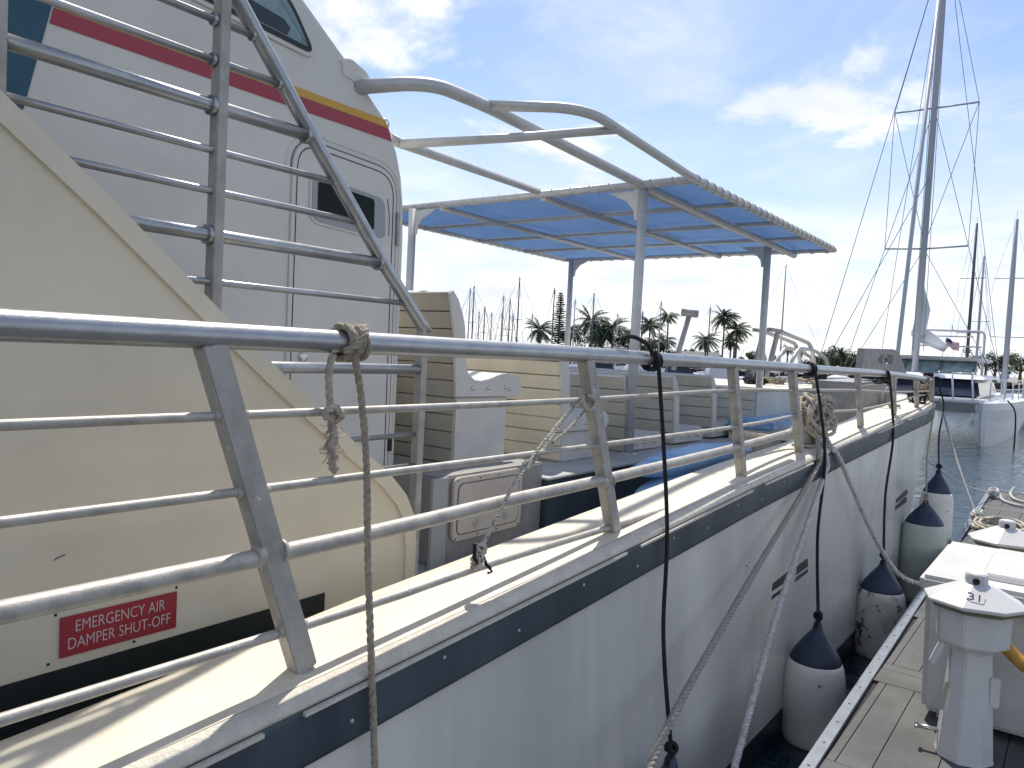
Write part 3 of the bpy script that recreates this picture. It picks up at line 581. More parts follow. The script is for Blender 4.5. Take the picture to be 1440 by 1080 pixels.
# fabric: slightly sagging sheet with thickness
m_ = MB(); nx, ny = 16, 14; vs = []
for i in range(nx+1):
    for jj in range(ny+1):
        x = A1+(A2-A1)*i/nx; y = B1_+(B2_-B1_)*jj/ny; e = min(i, nx-i, jj, ny-jj)
        vs.append(cn(x, y, Zc) + V((0, 0, .045-(.0 if e else .03)+.006*math.sin(x*6.6)*math.sin(y*3))))
for lay in (0, -.004): pass
m_.add(vs, [(i*(ny+1)+k, i*(ny+1)+k+1, (i+1)*(ny+1)+k+1, (i+1)*(ny+1)+k) for i in range(nx) for k in range(ny)], True)
m_.build('canopy_fabric', blue, cf)
m_ = MB()                      # spiral lacing round the edge tubes
def lace(p, q, turns, r_):
    p = V(p); q = V(q); d = (q-p); a = V((0, 0, 1)); c = d.normalized().cross(a); m_.tube([p+d*(k/(turns*10)) + (a*math.cos(k*2*math.pi/10)+c*math.sin(k*2*math.pi/10))*r_ for k in range(turns*10+1)], .0055, 5)
lace(cn(A1, B1_), cn(A2, B1_), 26, .042); lace(cn(A1, B1_), cn(A1, B2_), 20, .042); lace(cn(A2, B1_), cn(A2, B2_), 22, .039); lace(cn(A1, B2_), cn(A2, B2_), 26, .039)
for seg in ((5.3, 3.70, 6.3, 3.74), (7.1, 3.75, 7.9, 3.75)):
    p, q = cn(seg[0], seg[1], Zc-.03), cn(seg[2], seg[3], Zc-.03)
    for k in range(34):
        c = p.lerp(q, k/33); m_.tube([c+V((.0, -.06, .05)), c+V((.015, 0, -.04)), c+V((.03, .06, .05))], .004, 4)
m_.build('lacing', cordw, cf)
for (px_, py_, zt_) in ((5.33, 2.83, 1.30), (8.35, 2.88, 1.29), (5.24, 5.2, 1.29), (8.85, 5.73, 1.29)):
    p = cn(px_, py_, zt_); q = MB(); q.tube([p+V((0, 0, .0)), V((p.x, p.y, PF+.02))], .045, 18); q.lathe([(.08, 0), (.08, .012)], (p.x, p.y, PF+.018), 16); po = q.build('canopy_pole', awnalu, cf)
    m_ = MB(); s_ = 1 if py_ > 5 else -1; s_ = 1
    s_ = -1 if py_ < 5 else 1
    for dirv in ((0, 1, 0),):
        dv = V(dirv)*(1 if py_ < 5 and px_ > 6 else (1 if px_ < 6 and py_ > 5 else -1))
        if px_ < 6 and py_ < 5: dv = V((0, 1, 0))
        if px_ < 6 and py_ > 5: dv = V((0, -1, 0))
        pts = [(0, 0), (.36, 0), (.28, -.045), (.17, -.09), (.09, -.18), (.075, -.27), (0, -.27)]
        v1 = [p+dv*a+V((.006, 0, c-.02)) for a, c in pts]; v2 = [v+V((-.012, 0, 0)) for v in v1]; n_ = len(pts)
        m_.add(v1+v2, [tuple(range(n_)), tuple(range(2*n_-1, n_-1, -1))]+[(i, i+n_, (i+1) % n_+n_, (i+1) % n_) for i in range(n_)])
    m_.build('gusset', awnalu, po)

# hatch on the locker side
HYP = PY+.03
hc = [ay(632, 763, HYP), ay(636, 672, HYP), ay(731, 658, HYP), ay(731, 738, HYP)]
x0h, x1h, z0h, z1h = (hc[0].x+hc[1].x)/2, (hc[2].x+hc[3].x)/2, (hc[0].z+hc[3].z)/2, (hc[1].z+hc[2].z)/2
def ypanel(c4, r_, y0, y1, name, m2, parent, bevel=0): q = MB(); q.prism(rrect(c4, r_), y0, y1); return q.build(name, m2, parent, bevel=bevel)
ht = ypanel([(x0h, z0h), (x1h, z0h), (x1h, z1h), (x0h, z1h)], .07, HYP-.018, HYP+.008, 'hatch', hatchm, boat, .005)
i_ = .045; ypanel([(x0h+i_, z0h+i_), (x1h-i_, z0h+i_), (x1h-i_, z1h-i_), (x0h+i_, z1h-i_)], .05, HYP-.0235, HYP-.0185, 'hatch_lid', hatchm, ht, .002)
q = MB(); i_ = .040; pts = rrect([(x0h+i_, z0h+i_), (x1h-i_, z0h+i_), (x1h-i_, z1h-i_), (x0h+i_, z1h-i_)], .052); q.tube([(a, HYP-.0185, c) for a, c in pts+pts[:1]], .0022, 5); q.build('hatch_seam', black, ht)
for fx in (.3, .72): c = V((x0h+(x1h-x0h)*fx, HYP-.024, z0h+.10)); q = MB(); q.tube([c+V((math.cos(a)*.02, -.002, math.sin(a)*.024)) for a in [k*math.pi/8 for k in range(17)]], .003, 6); q.lathe([(.009, 0), (.008, .004)], c+V((0, 0, -.015)), 10, axis=V((0, -1, 0))); q.build('latch_ring', steel, ht)
q = MB()
for fx in (.05, .35, .62, .95):
    for zz_ in (z0h+.02, z1h-.02): q.lathe([(.006, 0), (.005, .002)], (x0h+(x1h-x0h)*fx, HYP-.0185, zz_), 8, axis=V((0, -1, 0)))
q.build('screws', black, ht)
MB().box((3.42, HYP-.012, FL+.003), (x0h-.05, HYP+.01, -.80)).build('locker_trim', mat('locker_grey', (.36, .37, .36), .6), boat)
# hull marks: twin slash vents, fitting, name-less rivets
def slash(x0_, x1_, z0_, h1, h2, nm='hull_vent'):
    q = MB()
    for (a, b_, za, zb_, hh) in h1:
        pts = rrect([(a, za), (b_, zb_), (b_, zb_+hh), (a+.03, za+hh)], .02, 3); q.prism(pts, 1.7885, 1.81)
    return q.build(nm, mat('vent_black', (.02, .022, .024), .5), boat)
def hully(z): return None
for segs in ((((1083, 831), (1085, 820), (1108, 802), (1105, 816)), ((1080, 849), (1083, 837), (1104, 822), (1101, 835)), ((1117, 808), (1120, 795), (1133, 785), (1134, 796)), ((1113, 822), (1117, 811), (1134, 799), (1133, 811))),
             (((1259, 707), (1261, 701), (1275, 689), (1274, 695)), ((1257, 717), (1259, 711), (1274, 699), (1273, 706)))):
    q = MB()
    for sg4 in segs: q.prism([(v.x, v.z) for v in (ay(a, b_, 1.77) for a, b_ in sg4)], 1.755, 1.80)
    q.build('hull_vent', mat('vent_black', (.02, .022, .024), .5), boat)
c = ay(1048, 792, 1.79); q = MB(); q.lathe([(.024, 0), (.022, .02), (.014, .022), (.013, .012)], (c.x, 1.79, c.z), 16, axis=V((0, -1, 0))); q.build('through_hull_fitting', steel, boat)

# ------------------------------------------------------------------ benches (fore-facing, ends towards the dock)
BY = 3.45
raw = [(345, 110), (375, 88), (410, 150), (440, 250), (455, 340), (460, 600), (480, 660), (520, 695), (560, 700), (620, 685), (680, 660), (730, 648), (790, 660), (825, 690), (838, 730), (820, 790), (790, 805), (390, 808), (385, 600), (380, 400), (360, 200)]
bp = []
for a, c in raw: v = ay(560+a/4.8, 390+c/4.8, BY); bp.append((v.x, v.z))
bx_, bz_ = bp[17]; bp = [(a-bx_, c-bz_) for a, c in bp]
def make_bench(pos, label, seatm, hbase, length=2.6):
    X, Y, Z = pos; T = thing('slatted_bench', label, 'bench', (X, Y, Z-hbase), 'slatted benches on the passenger deck')
    P_ = [(X+a, Z+c) for a, c in bp]
    for nm, y0 in (('end_panel', Y), ('end_panel', Y+length)):
        q = MB(); q.prism(P_, y0, y0+.022); e = q.build(nm, bwhite, T, bevel=.004)
        if y0 == Y:
            q = MB()
            for fx, fz in ((.17, .055), (.35, .055), (.55, .06), (.60, .045)): q.lathe([(.014, 0), (.013, .005), (.006, .006)], (X+fx, Y-.0005, Z+fz), 10, axis=V((0, -1, 0)))
            q.build('bolts', steel, e)
    y0, y1 = Y+.023, Y+length-.001
    top_ = P_[1]; back = [P_[0], P_[20], P_[19], P_[18], P_[17]]
    q = MB()               # aft face boards follow the back edge
    z = P_[0][1]-.002; 
    def xb(zz_): return lerp(sorted([(c, a) for a, c in back]), zz_)
    while z > Z-hbase+.05:
        zb_ = max(z-.118, Z-hbase); xa, xc = xb(z), xb(zb_); q.hexa([(xc+.004, y0, zb_+.007), (xc+.022, y0, zb_+.007), (xc+.022, y1, zb_+.007), (xc+.004, y1, zb_+.007), (xa+.004, y0, z), (xa+.022, y0, z), (xa+.022, y1, z), (xa+.004, y1, z)]); z = zb_
        if z < Z-.05 and hbase < .1: break
    q.build('back_boards', seatm, T, bevel=.003)
    q = MB(); fr2 = P_[1:14]
    def seg(a, b_):
        d = (V((b_[0], 0, b_[1]))-V((a[0], 0, a[1]))); L_ = d.length; d.normalize(); n_ = V((-d.z, 0, d.x))*-1
        if n_.dot(V((-.3, 0, -1))) < 0: n_ = -n_
        k = max(1, round(L_/.085))
        for i in range(k):
            p = V((a[0], 0, a[1]))+d*(L_*i/k+.003); e = V((a[0], 0, a[1]))+d*(L_*(i+1)/k-.003); p -= V((0, 0, .0)); pp, ee = p+n_*.02, e+n_*.02
            s4 = [(pp.x, pp.z), (ee.x, ee.z), (e.x, e.z), (p.x, p.z)]; q.hexa([(s4[0][0], y0, s4[0][1]), (s4[1][0], y0, s4[1][1]), (s4[1][0], y1, s4[1][1]), (s4[0][0], y1, s4[0][1]), (s4[3][0], y0, s4[3][1]), (s4[2][0], y0, s4[2][1]), (s4[2][0], y1, s4[2][1]), (s4[3][0], y1, s4[3][1])])
    for a, b_ in zip(fr2, fr2[1:]): seg((a[0]-.002, a[1]-.004), (b_[0]-.002, b_[1]-.004))
    q.build('seat_slats', bwhite, T)
    q = MB(); q.hexa([(P_[0][0]+.003, y0, P_[0][1]), (P_[1][0], y0, P_[1][1]-.012), (P_[1][0], y1, P_[1][1]-.012), (P_[0][0]+.003, y1, P_[0][1]), (P_[0][0]+.006, y0, P_[0][1]+.012), (P_[1][0], y0, P_[1][1]), (P_[1][0], y1, P_[1][1]), (P_[0][0]+.006, y1, P_[0][1]+.012)]); q.build('top_board', bwhite, T)
    if hbase > .12:
        q = MB(); q.box((X+.03, Y+.03, Z-hbase), (X+.62, y1, Z-.005)); q.build('base', bwhite, T, bevel=.01)
    else:
        q = MB(); q.box((X+.12, Y+.35, Z-.06), (X+.20, Y+.43, Z+.05)).box((X+.5, Y+.35, Z-.06), (X+.58, Y+.43, Z+.05)); q.build('leg', bwhite, T)
    return T
z1 = ay(641, 558, BY).z
make_bench((bx_, BY, z1), 'tall white slatted bench on a box nearest the cabin door, its back above the rail', slat_shaded, z1+.80)
make_bench((5.33, BY, z1-.315), 'cream slatted bench second from the cabin, bounced light painted into its back', slatb, z1-.315-PF-.02)
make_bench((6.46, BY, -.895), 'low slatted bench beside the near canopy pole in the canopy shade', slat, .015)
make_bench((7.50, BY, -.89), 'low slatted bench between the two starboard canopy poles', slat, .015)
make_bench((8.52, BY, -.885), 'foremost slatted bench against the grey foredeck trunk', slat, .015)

# ------------------------------------------------------------------ fenders with their lines
def line_knot(q, c, r_):
    for k in range(3):
        ax_ = V((random.uniform(-1, 1), random.uniform(-1, 1), random.uniform(-.5, .5))).normalized(); a = ax_.orthogonal().normalized(); d = ax_.cross(a)
        q.tube([V(c)+a*math.cos(t_)*r_*1.5+d*math.sin(t_)*r_*1.9+ax_*math.sin(2*t_)*r_*.5 for t_ in [i*math.pi/6 for i in range(13)]], r_*.8, 7)
def fender(c, r_, ztop, zbot, m2, label, linepts, lr, capm=fendb, lm=blackrope, tilt=0):
    x, y = c; T = thing('fender', label, 'fender', (x, y, zbot), 'fenders hanging between the hull and the dock')
    H = ztop-zbot; zc = ztop-.30*1.0
    n = 14; pr_ = [(.02, zbot-ztop)]
    bt = [(r_*math.sin(k/n*math.pi/2), zbot+r_*.9*(1-math.cos(k/n*math.pi/2))-ztop) for k in range(1, n+1)]
    body = [(.01, zbot-ztop)]+bt+[(r_*1.05, -(H*.62)), (r_*1.06, -(H*.5)), (r_*1.04, -.42), (r_*1.01, -.36), (r_*.95, -.30), (r_*.86, -.255)]
    MB().lathe(body, (x, y, ztop), 36).build('body', m2, T)
    cp = [(r_*.88, -.266), (r_*.86, -.25), (r_*.72, -.19), (r_*.50, -.12), (r_*.33, -.07), (r_*.2, -.035), (.034, -.01), (.03, .02), (.022, .03)]
    MB().lathe(cp, (x, y, ztop), 36).build('cap', capm, T)
    q = MB(); q.tube([V((x, y, ztop+.015))+V((math.cos(a)*.03, 0, math.sin(a)*.045)) for a in [k*math.pi/8 for k in range(17)]], lr*.9, 7)
    line_knot(q, (x, y, ztop+.075), lr*1.3)
    pts = [V((x, y, ztop+.06))]+[V(p) for p in linepts]; q.tube(path(pts, .06), lr, 8)
    return T, q
def railwrap(q, xp, lr, turns=3, tail=True):
    for k in range(turns*12+1):
        pass
    q.tube([V((xp-.03+.03*k/12, GY+math.cos(k*math.pi/6)*(.0365+lr*.9), -.003+lerp([(0, 0), (8, -.03), (13, -.12)], xp)+math.sin(k*math.pi/6)*(.0365+lr*.9))) for k in range(turns*12+1)], lr, 8)
OY = GY-.05
def fline(px0, py0, px1, py1, zf, Yf, lr):  # from the rail down over the lip
    a = ay(px0, py0, OY-.01); zl = lerp(CAPZ, a.x)
    l_ = V((a.x+.05, 1.755, zl-.08)); return a, l_
# fender 0: nearest, only its knot and cap tip in the picture
def hang(pxtop, pxlip, topy, pf, zt, r_, zb, m2, label, lr, lm=blackrope, tail=None, Yf=1.53):
    a = ay(pxtop, topy, OY-.012); l_ = ay(pxlip[0], pxlip[1], 1.752)
    top3 = ay(pf[0], pf[1], Yf); x = top3.x
    T, q = fender((x, Yf), r_, top3.z, zb, m2, label, [l_+V((0, 0, -.45)) if False else l_.lerp(V((x, Yf, top3.z)), .5)+V((0, .03, 0)), l_, a, a+V((0, .02, .07))], lr)
    railwrap(q, a.x+.02, lr, 3)
    if tail: q.tube(path([V(t_) for t_ in tail], .02), lr, 8)
    q.build('line', lm, T); return T
a0 = ay(916, 480, OY)
hang(926, (938, 735), 512, (943, 1072), None, .215, WZ-.1, fendw, 'nearest fender at the bottom edge, only its cap tip and knot showing', .0115, tail=[ay(918, 500, OY-.005), ay(912, 486, OY+.02), ay(895, 475, OY+.03), ay(880, 473, OY+.05), ay(868, 478, OY+.05)])
hang(1147, (1160, 640), 525, (1150, 880), None, .215, WZ-.12, fendw, 'cream fender with a blue cap, nearest of those seen whole', .013)
hang(1251, (1256, 612), 530, (1242, 792), None, .225, WZ-.12, fendd, 'dirty stained fender with a blue cap, second in the row toward the bow', .013)
hang(1308, (1313, 575), 538, (1302, 706), None, .25, WZ-.1, fendg, 'fat greenish fender with a blue cap, third in the row toward the bow', .010, lm=brownrope)
hang(1322, (1327, 572), 548, (1320, 664), None, .19, WZ+.0, fendw, 'slim white fender farthest forward, its line ending in two loops', .012, Yf=1.50)
x5 = ay(1303, 690, 1.6).x

# ------------------------------------------------------------------ ropes
def ropething(label, pts, r_, m2, cat='rope', group=None, name='rope', knots=(), pitch=None, smooth=False, extra=None):
    q = MB()
    (q.tube(path(pts, .03), r_, 8) if smooth else q.rope(pts, r_, pitch))
    for k in knots: line_knot(q, k, r_)
    if extra: extra(q)
    o = q.build(name, m2, None, base=V(pts[0])); return tag(o, label, cat, group)
# brown rope wrapped on the top rail and hanging past the gunwale
RX = ay(492, 480, GY).x
def wrap(q):
    pts = []
    for k in range(4*14+1):
        a = k*2*math.pi/14; rr_ = .0365+.013+(.004*math.sin(k*1.1)); pts.append(V((RX-.045+.085*k/56+.012*math.sin(a), GY-math.sin(a)*rr_, .001+math.cos(a)*rr_)))
    q.rope(pts, .0125, .085, n=7)
    pts = [V((RX-.055, GY-.035, -.03)), V((RX-.02, GY-.058, -.005)), V((RX+.01, GY-.06, .03)), V((RX+.04, GY-.02, .055))]; q.rope(pts, .0125, .085, n=7)
s0 = ay(500, 505, GY-.03)
ropething('brown twisted rope tied round the top rail and hanging past the gunwale', [s0+V((-.01, 0, .06)), s0, ay(508, 560, GY-.035), ay(515, 640, GY-.06), ay(517, 760, GY-.10), ay(520, 870, GY-.13), ay(523, 950, 1.745), ay(526, 1050, 1.74), ay(529, 1180, 1.74)], .0125, brownrope, knots=(), pitch=.085, extra=wrap)
def fray(q):
    e = ay(467, 600, GY+.02)
    for k in range(60):
        p = e + V((random.uniform(-.02, .02), random.uniform(-.015, .015), random.uniform(-.09, .03))); d = V((random.uniform(-.05, .05), random.uniform(-.02, .02), random.uniform(-.05, .02)))
        q.tube([p, p+d*.5+V((0, 0, -.005)), p+d], .0016, 4)
    q.rope([ay(463, 588, GY-.012), ay(455, 582, GY-.02), ay(470, 573, GY-.03), ay(480, 585, GY-.02), ay(470, 592, GY+.01)], .013, .08)
    q.rope([ay(466, 590, GY+.02), ay(470, 615, GY+.02), ay(463, 628, GY+.02), ay(471, 642, GY+.02), ay(466, 652, GY+.02), ay(472, 662, GY+.02)], .0165, .06)
ropething('short frayed end of brown rope hanging from the top rail beside its knot', [ay(468, 498, GY-.02), ay(463, 520, GY-.02), ay(463, 550, GY-.015), ay(465, 580, GY-.01), ay(467, 600, GY+.02)], .0125, palerope, extra=fray, pitch=.085)
# flecked line from post to the low bar
def flk(q):
    q.rope([ay(822, 560, GY-.03), ay(800, 580, GY+.02), ay(780, 610, GY+.01), ay(758, 640, GY), ay(742, 660, GY)], .008)
    q.rope([ay(826, 572, GY-.035), ay(812, 590, GY+.01), ay(790, 612, GY+.01), ay(765, 634, GY)], .008)
    q.rope([ay(828, 556, GY-.035), ay(838, 565, GY-.04), ay(830, 578, GY-.04), ay(820, 565, GY-.03), ay(824, 556, GY+.03), ay(832, 572, GY+.04)], .0085)
    q.rope([ay(746, 645, GY-.01), ay(736, 653, GY-.02), ay(742, 648, GY-.02)], .009)
    line_knot(q, ay(676, 772, GY-.03), .011); line_knot(q, ay(672, 786, GY-.03), .012)
    q.rope([ay(670, 800, GY-.05), ay(664, 792, GY), ay(668, 783, GY+.02)], .009)
ropething('white rope flecked with black, stretched from the rail post to the lowest bar', [ay(820, 562, GY-.03), ay(795, 585, GY), ay(768, 618, GY-.02), ay(745, 648, GY-.02), ay(718, 690, GY-.045), ay(695, 735, GY-.045), ay(678, 768, GY-.03)], .0085, fleckrope, extra=flk)
q = MB(); q.tube([ay(680, 782, GY-.03), ay(684, 794, GY-.05), ay(690, 800, GY-.06)], .007, 7); q.tube([ay(688, 798, GY-.06), ay(692, 804, GY-.06), ay(686, 806, GY-.06)], .005, 6); q.tube([ay(668, 765, GY-.035), ay(667, 785, GY-.045), ay(672, 792, GY-.04)], .008, 7)
tag(q.build('rope', blackrope, None, base=ay(680, 782, GY-.03)), 'short black cord end in the knot on the lowest bar', 'rope')
# mooring bitt with coil and three heavy lines
bc = ay(1142, 618, GY+.02); bz = lerp(CAPZ, bc.x)+.02
q = MB(); q.tube([(bc.x-.1, GY+.05, bz), (bc.x-.1, GY+.05, bz+.26)], .045, 18); q.tube([(bc.x+.16, GY+.05, bz), (bc.x+.16, GY+.05, bz+.26)], .045, 18); q.box((bc.x-.22, GY-.03, bz-.005), (bc.x+.28, GY+.13, bz+.012)); q.tube([(bc.x-.26, GY+.05, bz+.17), (bc.x+.32, GY+.05, bz+.17)], .022, 12); q.build('mooring_bitt', aluw, boat)
def coil(q, c, rx, rz, n_, r_, thick, ax_=0, seed=1):
    rnd = random.Random(seed); pts = []
    for k in range(n_*10):
        a = k*2*math.pi/10; s_ = .55+.45*((k % 37)/37); s_ = .62+.38*rnd.random()*.6+.1*math.sin(k*.37)
        pts.append(V(c)+V((math.cos(a)*rx*s_, (rnd.random()-.5)*thick, math.sin(a)*rz*s_)))
    q.rope(pts, r_, r_*5.5, step=r_*1.6, n=5)
q = MB(); cc0 = V((bc.x+.03, GY+.02, bz+.25)); coil(q, cc0, .36, .22, 13, .02, .22, seed=4); coil(q, cc0+V((.0, -.02, .03)), .22, .16, 7, .02, .2, seed=9)
tag(q.build('rope_coil', palerope, None, base=cc0), 'big bundle of pale mooring rope heaped over the bitt between two rail posts', 'rope')
ropething('thick grey-brown mooring line running down the hull from the bitt, left of the white one', [V((bc.x+.02, GY, bz+.12)), ay(1152, 640, 1.75), ay(1143, 668, 1.735), ay(1030, 858, 1.6), ay(905, 1098, 1.42), V((1.5, 1.0, DZ+.06))], .021, greyrope, group='mooring lines', pitch=.11)
ropething('thick white mooring line running steeply down the hull just right of the grey-brown one', [V((bc.x+.12, GY, bz+.12)), ay(1163, 648, 1.75), ay(1155, 680, 1.735), ay(1092, 865, 1.6), ay(1030, 1090, 1.44), V((2.5, 1.02, DZ+.06))], .024, whiterope, group='mooring lines', pitch=.085)
dp = az(1302, 822, DZ+.05)
ropething('smooth white mooring line sagging from the bitt to the dock edge by the box', [V((bc.x+.25, GY, bz+.10)), ay(1170, 630, 1.76), ay(1180, 644, 1.735), ay(1200, 690, 1.68), ay(1226, 748, 1.58), ay(1252, 793, 1.45), ay(1275, 815, 1.3), dp, V((dp.x+.15, dedge(dp.x)-.2, DZ+.03))], .024, whiterope, group='mooring lines', pitch=.16)
q = [V((bc.x-.25, GY+.08, bz+.12)), ay(1100, 615, GY+.15), ay(1060, 612, GY+.22), ay(1038, 606, GY+.28)]
ropething('pale mooring rope tail with a black whipped end inside the rail', q, .022, palerope)
tag(MB().tube([ay(1038, 606, GY+.28), ay(1030, 605, GY+.30)], .026, 10).build('rope_whipping', black, None, base=ay(1038, 606, GY+.28)), 'black tape on the tip of the pale rope inside the rail', 'tape')
ropething('pale rope laid along the thick bar toward the bitt', [ay(1025, 634, GY+.03), ay(1040, 628, GY+.05), ay(1075, 618, GY+.07), ay(1110, 606, GY+.08), V((bc.x-.15, GY+.08, bz+.2))], .019, palerope)
# bow lines to the dock
k1 = az(1374, 728, DZ+.07); k2 = az(1397, 694, DZ+.08)
ropething('grey bow line running from the bow down to the nearer dock cleat', [ay(1322, 560, GY-.1), ay(1335, 612, 1.72), k1.lerp(ay(1335, 612, 1.72), .5)+V((0, 0, -.04)), k1], .017, whiterope, group='mooring lines')
ropething('thin white bow line running level from the hull bow to the farther dock cleat', [ay(1303, 647, 1.80), k2.lerp(ay(1303, 647, 1.80), .5)+V((0, 0, -.1)), k2], .013, whiterope, group='mooring lines')
def cleat(c, label):
    T = thing('dock_cleat', label, 'cleat', (c.x, c.y, DZ+.012), 'cleats at the dock edge'); q = MB(); q.box((c.x-.12, c.y-.04, DZ+.008), (c.x+.12, c.y+.04, DZ+.025)); q.tube([(c.x-.07, c.y, DZ+.02), (c.x-.07, c.y, DZ+.09)], .018, 10); q.tube([(c.x+.07, c.y, DZ+.02), (c.x+.07, c.y, DZ+.09)], .018, 10); q.tube([(c.x-.2, c.y, DZ+.10), (c.x-.1, c.y, DZ+.095), (c.x+.1, c.y, DZ+.095), (c.x+.2, c.y, DZ+.10)], .019, 10, rs=[.012, .019, .019, .012]); q.build('horn', fascia, T)
    q = MB(); rnd = random.Random(int(c.x*10)); pts = []
    for k in range(64): a = k*2*math.pi/9; pts.append(V((c.x+math.cos(a)*.13*rnd.uniform(.7, 1.1), c.y+math.sin(a)*.07*rnd.uniform(.6, 1.2), DZ+.06+.10*k/64+rnd.uniform(-.02, .02))))
    q.rope(pts, .019, .1, step=.03, n=5); tag(q.build('rope', whiterope, None, base=V((c.x, c.y, DZ+.06))), label.replace('cleat', 'rope turned round the cleat'), 'rope')
cleat(k1, 'nearer dock cleat beyond the box'); cleat(k2, 'farther dock cleat at the dock corner')
fc = az(1408, 747, DZ+.03); rnd = random.Random(5); q = MB(); pts = []
for k in range(7*16): a = k*2*math.pi/16; s_ = .75+.25*rnd.random(); pts.append(fc+V((-.05+math.sin(a)*.62*s_, math.cos(a)*.34*s_, .02+.1*k/112+rnd.uniform(-.01, .01))))
q.rope(pts, .021, .12, step=.04, n=5); tag(q.build('rope_coil', palerope, None, base=fc), 'long flaked coil of tan rope lying on the dock beyond the second pedestal', 'rope')
e0 = k2+V((0, -.1, 0)); ropething('white rope trailing across the far end of the dock', [e0, az(1412, 704, DZ+.03), az(1440, 712, DZ+.03), az(1475, 712, DZ+.03)], .024, whiterope)
ropething('curled white rope end at the right of the far dock', [az(1426, 686, DZ+.12), az(1421, 694, DZ+.05), az(1428, 702, DZ+.03), az(1450, 707, DZ+.03), az(1480, 706, DZ+.03)], .022, whiterope)

# ------------------------------------------------------------------ things on the boat's deck
def bag(c0, c1, rad, label, seed, squash=.6):
    rnd = random.Random(seed); a, b_ = V(c0), V(c1); n = 22; q = MB(); d = (b_-a); side = d.normalized().cross(V((0, 0, 1))); rings = []
    vs = []; nk = 20
    for i in range(n+1):
        t_ = i/n; rr_ = rad*(math.sin(math.pi*min(max(t_, .02), .98)))**.45
        for k in range(nk):
            g_ = k*2*math.pi/nk; w_ = 1+.22*noise.noise(V((t_*5+seed, math.cos(g_)*1.3, math.sin(g_)*1.3)))
            vs.append(a+d*t_+side*math.cos(g_)*rr_*w_+V((0, 0, 1))*math.sin(g_)*rr_*squash*w_)
    q.add(vs, [(i*nk+k, i*nk+(k+1) % nk, (i+1)*nk+(k+1) % nk, (i+1)*nk+k) for i in range(n) for k in range(nk)], True)
    q.add([vs[k] for k in range(nk)], [tuple(range(nk))]); q.add([vs[n*nk+k] for k in range(nk)], [tuple(range(nk))])
    return tag(q.build('tarp_bundle', tarp, None, base=a.lerp(b_, .5)), label, 'tarp')
bag(ay(890, 664, 2.58), ay(1050, 632, 2.58), .19, 'rolled blue tarp lying inside the rail behind the thick bar', 3)
bag(ay(898, 700, 2.5), ay(975, 668, 2.5), .13, 'lower fold of blue tarp under the rolled one, by the gunwale', 8)
q = MB(); c = ay(1100, 588, 3.1); q.box((c.x-1.1, 2.85, c.z-.10), (c.x+.9, 3.4, c.z+.03)); tag(q.build('tarp_pad', tarp, None, base=c, bevel=.03), 'flat blue tarp pad on the low deck box beside the grey foredeck wall', 'tarp')
q = MB(); q.box((c.x-1.08, 2.87, PF-.4), (c.x+.88, 3.38, c.z-.101)); q.build('deck_box', slatb, boat, bevel=.01)
# boarding ladder lying on the trunk: two flat legs and looped handrails
LZ = -.33
T = thing('boarding_ladder', 'aluminium boarding ladder with looped handrails standing on the foredeck trunk', 'ladder', (10.2, 3.7, LZ))
q = MB()
for dy, dx in ((0, 0), (.32, .3)):
    Yl = 3.75+dy; s_ = Yl/3.2
    def lp(x, y): v = ay(x, y, 3.75); return V((v.x+dx, Yl, v.z))
    q.bar(lp(1078, 530), lp(1094, 466), .13, .03, V((1, 0, 0))); q.bar(lp(1081, 463), lp(1099, 466), .05, .06, V((0, 0, 1)))
q.build('leg', brownp, T, bevel=.004)
for dy, dx in ((0, 0), (.32, .3)):
    Yl = 3.75+dy
    def lp(x, y): v = ay(x, y, 3.75); return V((v.x+dx, Yl, v.z))
    q = MB(); q.tube(fillet([lp(1096, 466), lp(1122, 476), lp(1141, 484), lp(1146, 520)], .3, 8), .034, 12)
    q.tube(fillet([lp(1112, 512), lp(1122, 490), lp(1145, 492), lp(1162, 505), lp(1166, 520)], .28, 8), .030, 12)
    q.build('handrail', awnalu, T)
# bow plate with an opening, drum and chain clutter
T = thing('bow_gangway_frame', 'grey trapezoid plate with a window opening standing at the bow', 'frame', (12.6, 2.9, -.5))
PYb = 2.75
def bpz(x, y): v = ay(x, y, PYb); return (v.x, v.z)
out = [bpz(1211, 530), bpz(1216, 490), bpz(1256, 491), bpz(1264, 494), bpz(1277, 530)]; hole = rrect([bpz(1234, 511), bpz(1236, 499), bpz(1256, 499), bpz(1256, 512)], .12, 4)
def plate_hole(out, hole, y0, y1, name, m2, par):
    bmx = bmesh.new()
    def ring(ps, y): vv = [bmx.verts.new((a, y, c)) for a, c in ps]; return vv, [bmx.edges.new((vv[i], vv[(i+1) % len(vv)])) for i in range(len(vv))]
    o1, e1 = ring(out, y0); h1, e2 = ring(hole, y0); bmesh.ops.triangle_fill(bmx, edges=e1+e2, use_beauty=True, use_dissolve=False)
    r_ = bmesh.ops.extrude_face_region(bmx, geom=list(bmx.faces)); bmesh.ops.translate(bmx, verts=[v for v in r_['geom'] if isinstance(v, bmesh.types.BMVert)], vec=(0, y1-y0, 0))
    bmx.verts.index_update(); q = MB(); q.add([v.co.copy() for v in bmx.verts], [tuple(v.index for v in f.verts) for f in bmx.faces]); bmx.free(); return q.build(name, m2, par)
plate_hole(out, hole, PYb, PYb+.10, 'plate', brownp, T)
q = MB(); a = bpz(1246, 499); c = bpz(1246, 512); q.box((a[0]-.09, PYb+.03, c[1]), (a[0]+.09, PYb+.07, a[1])); q.build('bar', brownp, T)
q = MB(); q.hexa([(11.2, 2.45, -.89), (13.5, 2.55, -.89), (13.5, 3.15, -.89), (11.2, 3.15, -.89), (11.3, 2.49, -.20), (13.5, 2.59, -.17), (13.5, 3.15, -.17), (11.3, 3.15, -.20)]); q.build('box', brownp, T, bevel=.04)
